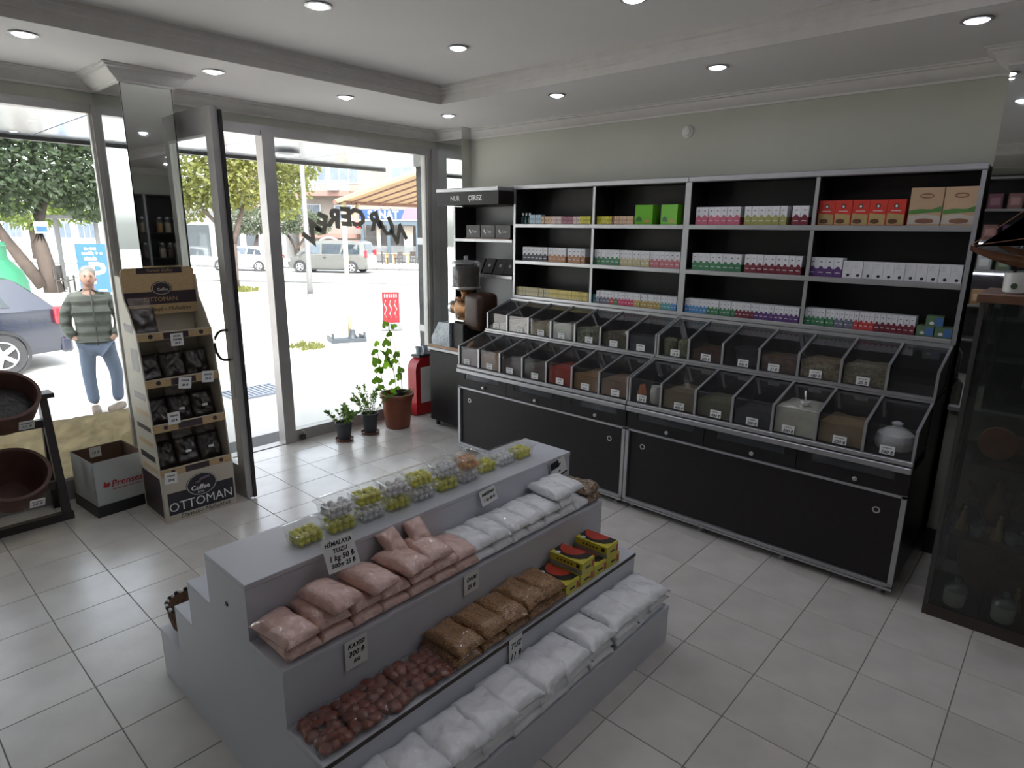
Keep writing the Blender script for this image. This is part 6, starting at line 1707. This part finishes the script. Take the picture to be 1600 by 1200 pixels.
for x in (-0.32, 0.28):
    obj('leg', G().box(x, x + .05, -0.2, -0.15, 0, 0.6), black_m, ben)
    obj('leg', G().box(x, x + .05, 0.15, 0.2, 0, 0.95), black_m, ben)
nt_ = thing('tree_notice', 'small white notice fixed to the dark tree trunk', 'sign', (5.55, 26.70, 1.55))
obj('board', G().box(-0.20, 0.20, -0.02, 0.0, 0, 0.38), card, nt_)
obj('print', G().box(-0.16, 0.16, -0.024, -0.02, 0.05, 0.24), bl, nt_)
lps = thing('lamp_post', 'thin grey street lamp post in front of the grey van', 'lamp post', (11.85, 20.4, -0.50))
obj('pole', G().tube([(0, 0, 0), (0, 0, 1.2), (-0.02, 0, 6.0)], .1, 12, radii=[.11, .09, .07]), M('pole grey', (.14, .14, .145), .5, .3), lps, smooth='all')
obj('collar', G().cyl((0, 0, 0), 0.14, 0.06, n=16), MATS['pole grey'], lps)
# neighbour's awning
awm = M('awning canvas tan', (0.36, 0.27, 0.17), 0.8, 0, 0.06, 3)
awe = M('awning frame cream', (0.42, 0.37, 0.24), 0.6)
awb = M('awning brown band', (0.16, 0.08, 0.06), 0.7)
aw = thing('awning', 'tan striped awning of the neighbouring shop on a thin post', 'awning', (7.16, 10.9, -0.34))
def AW(x, y, z): return (x - 7.16, y - 10.9, z + 0.34)
for k in range(16):
    x0 = 7.06 + k * 0.33
    g = G().poly([AW(x0, 10.97, 2.36), AW(x0 + .32, 10.97, 2.36), AW(x0 + .32, 5.15, 3.37), AW(x0, 5.15, 3.37)])
    bmesh.ops.solidify(g.bm, geom=g.bm.faces[:], thickness=0.02)
    obj('canvas_strip', g, awm, aw)
    obj('rib', G().tube([AW(x0 + .325, 10.95, 2.34), AW(x0 + .325, 5.15, 3.35)], 0.016, 6), awb, aw)
obj('side_beam', G().tube([AW(7.06, 11.0, 2.35), AW(7.06, 5.15, 3.36)], 0.045, 8), awe, aw, smooth='all')
obj('front_beam', G().box(AW(7.0, 0, 0)[0], AW(12.4, 0, 0)[0], AW(0, 10.94, 0)[1], AW(0, 11.0, 0)[1], AW(0, 0, 2.30)[2], AW(0, 0, 2.37)[2]), awb, aw)
obj('post', G().tube([(0, 0, 0.02), (0, 0, 0.9), (0, 0, 2.68)], .04, 10, radii=[.036, .04, .055]), awe, aw, smooth='all')
obj('strut', G().tube([(0.02, 0, 2.2), (0.35, 0, 2.66)], 0.03, 8), awe, aw, smooth='all')
crt = thing('parasol_base', 'dark grey four-legged tray base holding the awning post', 'stand base', (6.98, 10.75, -0.34), math.radians(-20))
crm = M('blue grey plastic', (0.03, 0.038, 0.05), 0.5)
obj('tray', G().box(-0.32, 0.32, -0.22, 0.22, 0.0, 0.035).box(-0.34, -0.30, -0.24, 0.24, 0, 0.10).box(0.30, 0.34, -0.24, 0.24, 0, 0.10).box(-0.3, 0.3, -0.24, -0.2, 0, 0.07), crm, crt)
for x in (-0.31, 0.31):
    obj('corner_peg', G().cyl((x, -0.2, 0.09), 0.025, 0.10, n=10), crm, crt)
obj('socket', G().lathe([(0.10, 0.03), (0.06, 0.12), (0.05, 0.20)], (0.15, 0.12, 0), 14), crm, crt, smooth=True)
# red sales board on a grey foot
rs = thing('pavement_sign', 'red pavement sign with white pattern on a grey foot', 'sign', (8.60, 11.42, -0.36), math.radians(-38))
obj('board', G().box(-0.19, 0.19, -0.015, 0.015, 0.14, 0.84, bev=0.012), M('sign red', (.36, .015, .025), .45), rs)
for k in range(3):
    obj('white_figure', G().tube([(-0.11 + k * .11, -0.018, 0.66), (-0.14 + k * .11, -0.018, 0.56), (-0.09 + k * .11, -0.018, 0.46), (-0.14 + k * .11, -0.018, 0.36), (-0.10 + k * .11, -0.018, 0.27)], 0.012, 6), card, rs, smooth='all')
for k in range(6):
    obj('white_stroke', G().box(-0.14 + k * .05, -0.115 + k * .05, -0.019, -0.015, 0.72, 0.79), card, rs)
obj('foot', G().prism([(-0.24, 0), (0.24, 0), (0.17, 0.16), (-0.17, 0.16)], 'y', -0.12, 0.12), M('foot grey', (.25, .26, .27), .6), rs)

# --------------------------------------------------------------- buildings across the road
crm_w = M('render cream pink', (0.17, 0.145, 0.13), 0.85, 0, 0.05, 0.6)
wht_w = M('render white', (0.22, 0.22, 0.23), 0.85, 0, 0.04, 0.6)
slab_m = M('salmon slab edge', (0.17, 0.095, 0.08), 0.8)
wing = M('building window glass', (0.10, 0.12, 0.16), 0.1, 0, 0.2, 2)
wfr = M('white window frame', (0.36, 0.36, 0.37), 0.5)
N0 = 48.0
def building(name, label, a0, a1, z1, wm):
    t = thing(name, label, 'building', SP((a0 + a1) / 2, N0, -0.70), SA)
    obj('wall', G().box(-(a1 - a0) / 2, (a1 - a0) / 2, 0, 10, 0, z1 + 0.70), wm, t)
    return t
def W_(t, am, a, z, w, h, frame=True, bars=0):
    x = a - am
    f = obj('window', G().box(x - w / 2 - .06, x + w / 2 + .06, -0.05, 0.0, z - h / 2 - .06 + .70, z + h / 2 + .06 + .70), wfr, t)
    n = max(1, round(w / 0.7))
    for k in range(n):
        x0, x1 = x - w / 2 + w * k / n + .03, x - w / 2 + w * (k + 1) / n - .03
        obj('pane', G().box(x0, x1, -0.065, -0.05, z - h / 2 + .70, z + h / 2 + .70), wing, f)
    return f
am = -17.0
b1 = building('apartment_building', 'cream apartment block with balcony across the road', -22.4, -11.6, 12.0, crm_w)
obj('balcony_slab', G().box(-21.9 - am, -17.7 - am, -1.3, 0, 4.12 + .7, 4.48 + .7), slab_m, b1)
obj('balcony_parapet', G().box(-21.9 - am, -20.4 - am, -1.3, -1.2, 4.48 + .7, 5.25 + .7), wht_w, b1)
for k in range(26):
    x = -20.4 - am + k * 0.108
    obj('railing_bar', G().box(x, x + .03, -1.3, -1.27, 4.48 + .7, 5.2 + .7), wht_w, b1)
obj('hand_rail', G().box(-20.4 - am, -17.6 - am, -1.31, -1.26, 5.18 + .7, 5.25 + .7), wht_w, b1)
W_(b1, am, -20.6, 6.1, 1.4, 1.9)
W_(b1, am, -18.5, 6.1, 2.2, 1.9)
W_(b1, am, -14.0, 6.0, 1.6, 1.3)
W_(b1, am, -21.1, 2.9, 1.1, 1.2)
W_(b1, am, -18.7, 2.9, 1.3, 1.1)
for k in range(7):
    obj('window_bar', G().box(-21.6 - am + k * .17, -21.57 - am + k * .17, -0.12, -0.09, 2.3 + .7, 3.5 + .7), wht_w, b1)
obj('air_conditioner', G().box(-19.2 - am, -18.4 - am, -1.65, -1.3, 4.5 + .7, 5.0 + .7, bev=.03), wht_w, b1)
obj('lower_slab', G().box(-21.9 - am, -17.4 - am, -0.9, 0, 1.05 + .7, 1.36 + .7), slab_m, b1)
obj('arch', G().tube([(-19.6 - am + 0.9 * math.cos(t_), -0.95, .35 + .7 + .75 * math.sin(t_)) for t_ in [PI * i / 12 for i in range(13)]], .10, 8), wht_w, b1, smooth='all')
for k, x in enumerate((-15.7, -15.0)):
    obj('pilaster', G().box(x - am, x + .1 - am, -.08, 0, 3.3 + .7, 8 + .7), wht_w, b1)
# cafe on the ground floor
cf = thing('cafe_building', 'cafe with a blue lettered sign and dark glazed terrace', 'cafe', SP(-14.6, 46.5, -0.70), SA)
slate_f = M('slate blue frame', (0.05, 0.07, 0.09), 0.5)
obj('dark_interior', G().box(-2.2, 2.6, 1.0, 1.4, 0, 2.9), M('cafe dark interior', (.06, .055, .055), .6, 0, .4, 1.5), cf)
obj('sign_board', G().box(-2.3, 1.1, -0.1, 0.0, 3.16, 3.85), M('sign board blue', (.02, .05, .16), .4), cf)
obj('sign_board', G().prism([(0.9, 3.16), (2.4, 3.16), (2.4, 3.95), (1.25, 3.95)], 'y', -0.12, 0.0), M('sign board pink', (.28, .10, .14), .4), cf, label='pink end of the sign')
text('SANAT', 0.78, cf, (-0.45, -0.115, 3.48), FY, card, bold=0.012, sx=0.95)
obj('beam', G().box(-2.3, 2.6, -0.1, 0.3, 2.75, 3.14), slate_f, cf)
obj('fascia', G().box(-2.3, 2.6, -0.15, 0.0, 3.05, 3.14), wfr, cf)
for x in (-2.2, -0.2, 2.0):
    obj('post', G().box(x, x + .22, -0.1, 0.12, 0, 2.75), slate_f, cf)
obj('low_wall', G().box(-2.2, 2.6, -0.05, 0.05, 0.1, 1.25), clear('terrace glass', (.5, .55, .6), .02, 1.5, .1), cf)
obj('curtain', G().box(-1.2, -0.9, 0.5, 0.6, 0.3, 2.7).box(0.9, 1.6, 0.5, 0.6, 0.3, 2.7), M('cafe curtain', (.30, .26, .22), .8), cf)
obj('red_panel', G().box(-2.6, -2.2, -0.14, -0.04, 2.45, 2.95), redp, cf)
for k, (a, n_) in enumerate(((-15.0, 45.2), (-13.5, 45.4))):
    tb = thing('cafe_table', ('left', 'right')[k] + ' wooden cafe table on the far pavement', 'table', SP(a, n_, -0.70), SA)
    obj('table_top', G().box(-.6, .6, -.4, .4, .72, .76), woodb, tb)
    for x in (-.5, .5):
        obj('leg', G().box(x - .04, x + .04, -.3, .3, 0, .72), woodb, tb)
for k, (a, n_) in enumerate(((-16.0, 45.2), (-15.3, 44.4), (-14.4, 44.5), (-12.5, 45.4), (-13.4, 44.5))):
    ch = thing('cafe_chair', ORD[k] + ' dark cafe chair along the terrace from the grey van', 'chair', SP(a, n_, -0.70), SA + k)
    obj('seat', G().box(-.22, .22, -.22, .22, .43, .47), dwood, ch)
    obj('backrest', G().box(-.22, .22, .19, .23, .6, .9), dwood, ch)
    for x in (-.2, .16):
        for y in (-.2, .18):
            obj('leg', G().box(x, x + .04, y, y + .04, 0, .43 if y < 0 else .9), black_m, ch)
am = -30.0
b2 = building('low_building', 'low building with dark shopfront beyond the white van', -38, -23.5, 2.6, wht_w)
obj('dark_front', G().box(-36 - am, -25 - am, -0.06, 0.0, 0.2, 2.6), M('shopfront dark', (.035, .042, .05), .3), b2)
for x in (-34, -31.5, -29, -26.5):
    obj('pier', G().box(x - am, x + .5 - am, -.12, 0, 0, 3.0), wht_w, b2)
am = -52.0
b3 = building('long_building', 'long pale building with windows behind the trees on the left', -66, -40, 3.4, wht_w)
b3.location = SP(-53, 58, -.7)
for k in range(9):
    W_(b3, am, -64 + k * 2.7, 1.3, 1.9, 1.5)
obj('roof_edge', G().box(-14, 14, -.5, 0, 3.6, 4.0), M('roof grey', (.45, .46, .47), .7), b3)
am = -40
b4 = building('tower_block', 'pale apartment block far behind the street trees', -46, -24, 14, crm_w)
b4.location = SP(-33, 72, -.7)
for i in range(5):
    for j in range(3):
        W_(b4, am, -49 + i * 4.2 + 1, 4.6 + j * 3, 1.8, 1.5)

# --------------------------------------------------------------- the man outside
skin = M('skin', (0.26, 0.14, 0.10), 0.55, 0, 0.08, 20)
jac = M('olive quilted jacket', (0.05, 0.057, 0.045), 0.6, 0, 0.12, 12, 0.3, 30)
jean = M('blue jeans', (0.075, 0.10, 0.15), 0.8, 0, 0.15, 14, 0.2, 60)
hair_m = M('short grey hair', (0.14, 0.135, 0.13), 0.8, 0, 0.3, 40, 0.5, 80)
shoe_m = M('brown shoes', (0.16, 0.12, 0.09), 0.6)
def skinmesh(name, verts, edges, radii, mat, parent, sub=2, root=0):
    me = bpy.data.meshes.new(name)
    me.from_pydata(verts, edges, [])
    me.materials.append(mat)
    o = link(bpy.data.objects.new(name, me))
    o.parent = parent
    PM[o.name] = PM[parent.name].copy()
    m = o.modifiers.new('skin', 'SKIN')
    m.use_smooth_shade = True
    sv = me.skin_vertices[0].data
    for i, r in enumerate(radii):
        sv[i].radius = r if isinstance(r, tuple) else (r, r)
        sv[i].use_root = (i == root)
    s = o.modifiers.new('sub', 'SUBSURF')
    s.levels = s.render_levels = sub
    return o
man = thing('person', 'man in an olive quilted jacket and jeans standing outside, hands in pockets', 'person', (2.10, 8.42, -0.30), math.radians(-18), scale=0.955)
# local: x right in view, -y toward the shop; he stands slightly turned to the door
body_v = [(0, 0, 0.92), (0, 0, 1.15), (0, 0.01, 1.38), (0.0, 0, 1.50), (0.01, -0.02, 1.60), (0.012, -0.025, 1.68), (0.012, -0.02, 1.74),
          (-0.10, 0, 0.88), (-0.12, -0.01, 0.48), (-0.10, 0.02, 0.09), (0.10, 0, 0.88), (0.16, 0.02, 0.48), (0.13, 0.07, 0.09),
          (-0.20, 0.0, 1.40), (-0.29, 0.02, 1.13), (-0.20, -0.10, 0.95), (-0.16, -0.14, 0.92), (0.20, 0.0, 1.40), (0.28, 0.0, 1.13), (0.21, -0.12, 0.96), (0.17, -0.16, 0.92)]
body_e = [(0, 1), (1, 2), (2, 3), (3, 4), (4, 5), (5, 6), (0, 7), (7, 8), (8, 9), (0, 10), (10, 11), (11, 12), (2, 13), (13, 14), (14, 15), (15, 16), (2, 17), (17, 18), (18, 19), (19, 20)]
body_r = [(.15, .11), (.15, .11), (.16, .11), (.055, .06), (.072, .085), (.078, .095), (.055, .065), .085, .058, .042, .085, .058, .042, .055, .042, .034, .032, .055, .042, .034, .032]
skinmesh('body', body_v, body_e, body_r, skin, man)
jv = [(0, 0, 0.83), (0, 0, 0.93), (0, 0.0, 1.08), (0, 0.0, 1.24), (0, 0.01, 1.38), (0, 0.005, 1.47), (0, 0.0, 1.53), (-0.17, 0.0, 1.41), (-0.255, 0.02, 1.27), (-0.285, 0.02, 1.12), (-0.25, -0.05, 1.01), (-0.19, -0.11, 0.95), (0.17, 0, 1.41), (0.255, 0.01, 1.27), (0.28, 0.0, 1.12), (0.25, -0.07, 1.01), (0.19, -0.13, 0.95)]
je = [(0, 1), (1, 2), (2, 3), (3, 4), (4, 5), (5, 6), (4, 7), (7, 8), (8, 9), (9, 10), (10, 11), (4, 12), (12, 13), (13, 14), (14, 15), (15, 16)]
jr = [(.185, .145), (.195, .155), (.20, .16), (.205, .155), (.18, .13), (.10, .09), (.075, .075), .088, .078, .072, .066, .06, .088, .078, .072, .066, .06]
jk = skinmesh('jacket', jv, je, jr, jac, man, 2, 2)
nt = jac.node_tree
wv = nt.nodes.new('ShaderNodeTexWave')
wv.wave_type = 'BANDS'
wv.bands_direction = 'Z'
wv.inputs['Scale'].default_value = 2.6
wv.inputs['Distortion'].default_value = 0.6
wv.inputs['Detail Scale'].default_value = 2.0
tcj = nt.nodes.new('ShaderNodeTexCoord')
nt.links.new(tcj.outputs['Object'], wv.inputs['Vector'])
bpj = nt.nodes.new('ShaderNodeBump')
bpj.inputs['Strength'].default_value = 1.0
bpj.inputs['Distance'].default_value = 0.03
nt.links.new(wv.outputs['Fac'], bpj.inputs['Height'])
nt.links.new(bpj.outputs[0], nt.nodes['Principled BSDF'].inputs['Normal'])
obj('zip', G().tube([(0.03, -0.165, 0.86), (0.03, -0.168, 1.1), (0.025, -0.155, 1.3), (0.02, -0.10, 1.5)], 0.008, 6), M('jacket zip', (.03, .032, .03), .5), jk, smooth='all')
lv_ = [(0, 0, 0.90), (-0.10, 0, 0.82), (-0.125, -0.01, 0.48), (-0.11, 0.02, 0.10), (0.10, 0, 0.82), (0.165, 0.02, 0.48), (0.14, 0.07, 0.10)]
skinmesh('jeans', lv_, [(0, 1), (1, 2), (2, 3), (0, 4), (4, 5), (5, 6)], [(.17, .13), .108, .078, .068, .108, .078, .068], jean, man, 2, 0)
for s, (x, y, a) in enumerate(((-0.10, -0.02, 0.1), (0.15, 0.04, -0.5))):
    obj('shoe', G().box(-0.048, 0.048, -0.20, 0.08, 0, 0.085, bev=0.03, seg=3), shoe_m, man, loc=(x, y, 0), rot=(0, 0, a), smooth=True)
# head details, looking down toward the door side
hx, hy, hz = 0.012, -0.022, 1.66
obj('hair', G().ball((hx, hy + 0.025, hz + 0.045), 0.098, (0.86, 1.0, 0.92), 3), hair_m, man, smooth='all')
obj('face', G().ball((hx, hy - 0.022, hz - 0.012), 0.088, (0.84, 0.98, 1.22), 3), skin, man, smooth='all')
obj('nose', G().ball((hx + .012, hy - 0.112, hz - 0.02), 0.018, (0.8, 1.0, 1.4), 2), skin, man, smooth='all')
for s in (-1, 1):
    obj('ear', G().ball((hx + s * 0.076, hy + 0.0, hz - 0.02), 0.024, (0.45, 0.8, 1.3), 2), skin, man, smooth='all')
    obj('eye', G().ball((hx + s * 0.030 + .008, hy - 0.100, hz + 0.012), 0.010, (1.2, .6, .7), 1), ink, man, smooth='all')
    obj('eyebrow', G().ball((hx + s * 0.031 + .008, hy - 0.100, hz + 0.030), 0.014, (1.4, .5, .35), 1), hair_m, man, smooth='all')
obj('mouth', G().ball((hx + .01, hy - 0.098, hz - 0.065), 0.020, (1.2, .5, .3), 1), M('lips', (.30, .13, .11), .5), man, smooth='all')

# --------------------------------------------------------------- lettering becomes plain mesh
bpy.context.view_layer.update()
dg = bpy.context.evaluated_depsgraph_get()
for o in [o for o in SC.objects if o.type == 'FONT']:
    me = bpy.data.meshes.new_from_object(o.evaluated_get(dg))
    nm = o.name
    o.name = 'old'
    n = bpy.data.objects.new(nm, me)
    COL.objects.link(n)
    n.parent = o.parent
    n.matrix_basis = o.matrix_basis
    bpy.data.objects.remove(o)
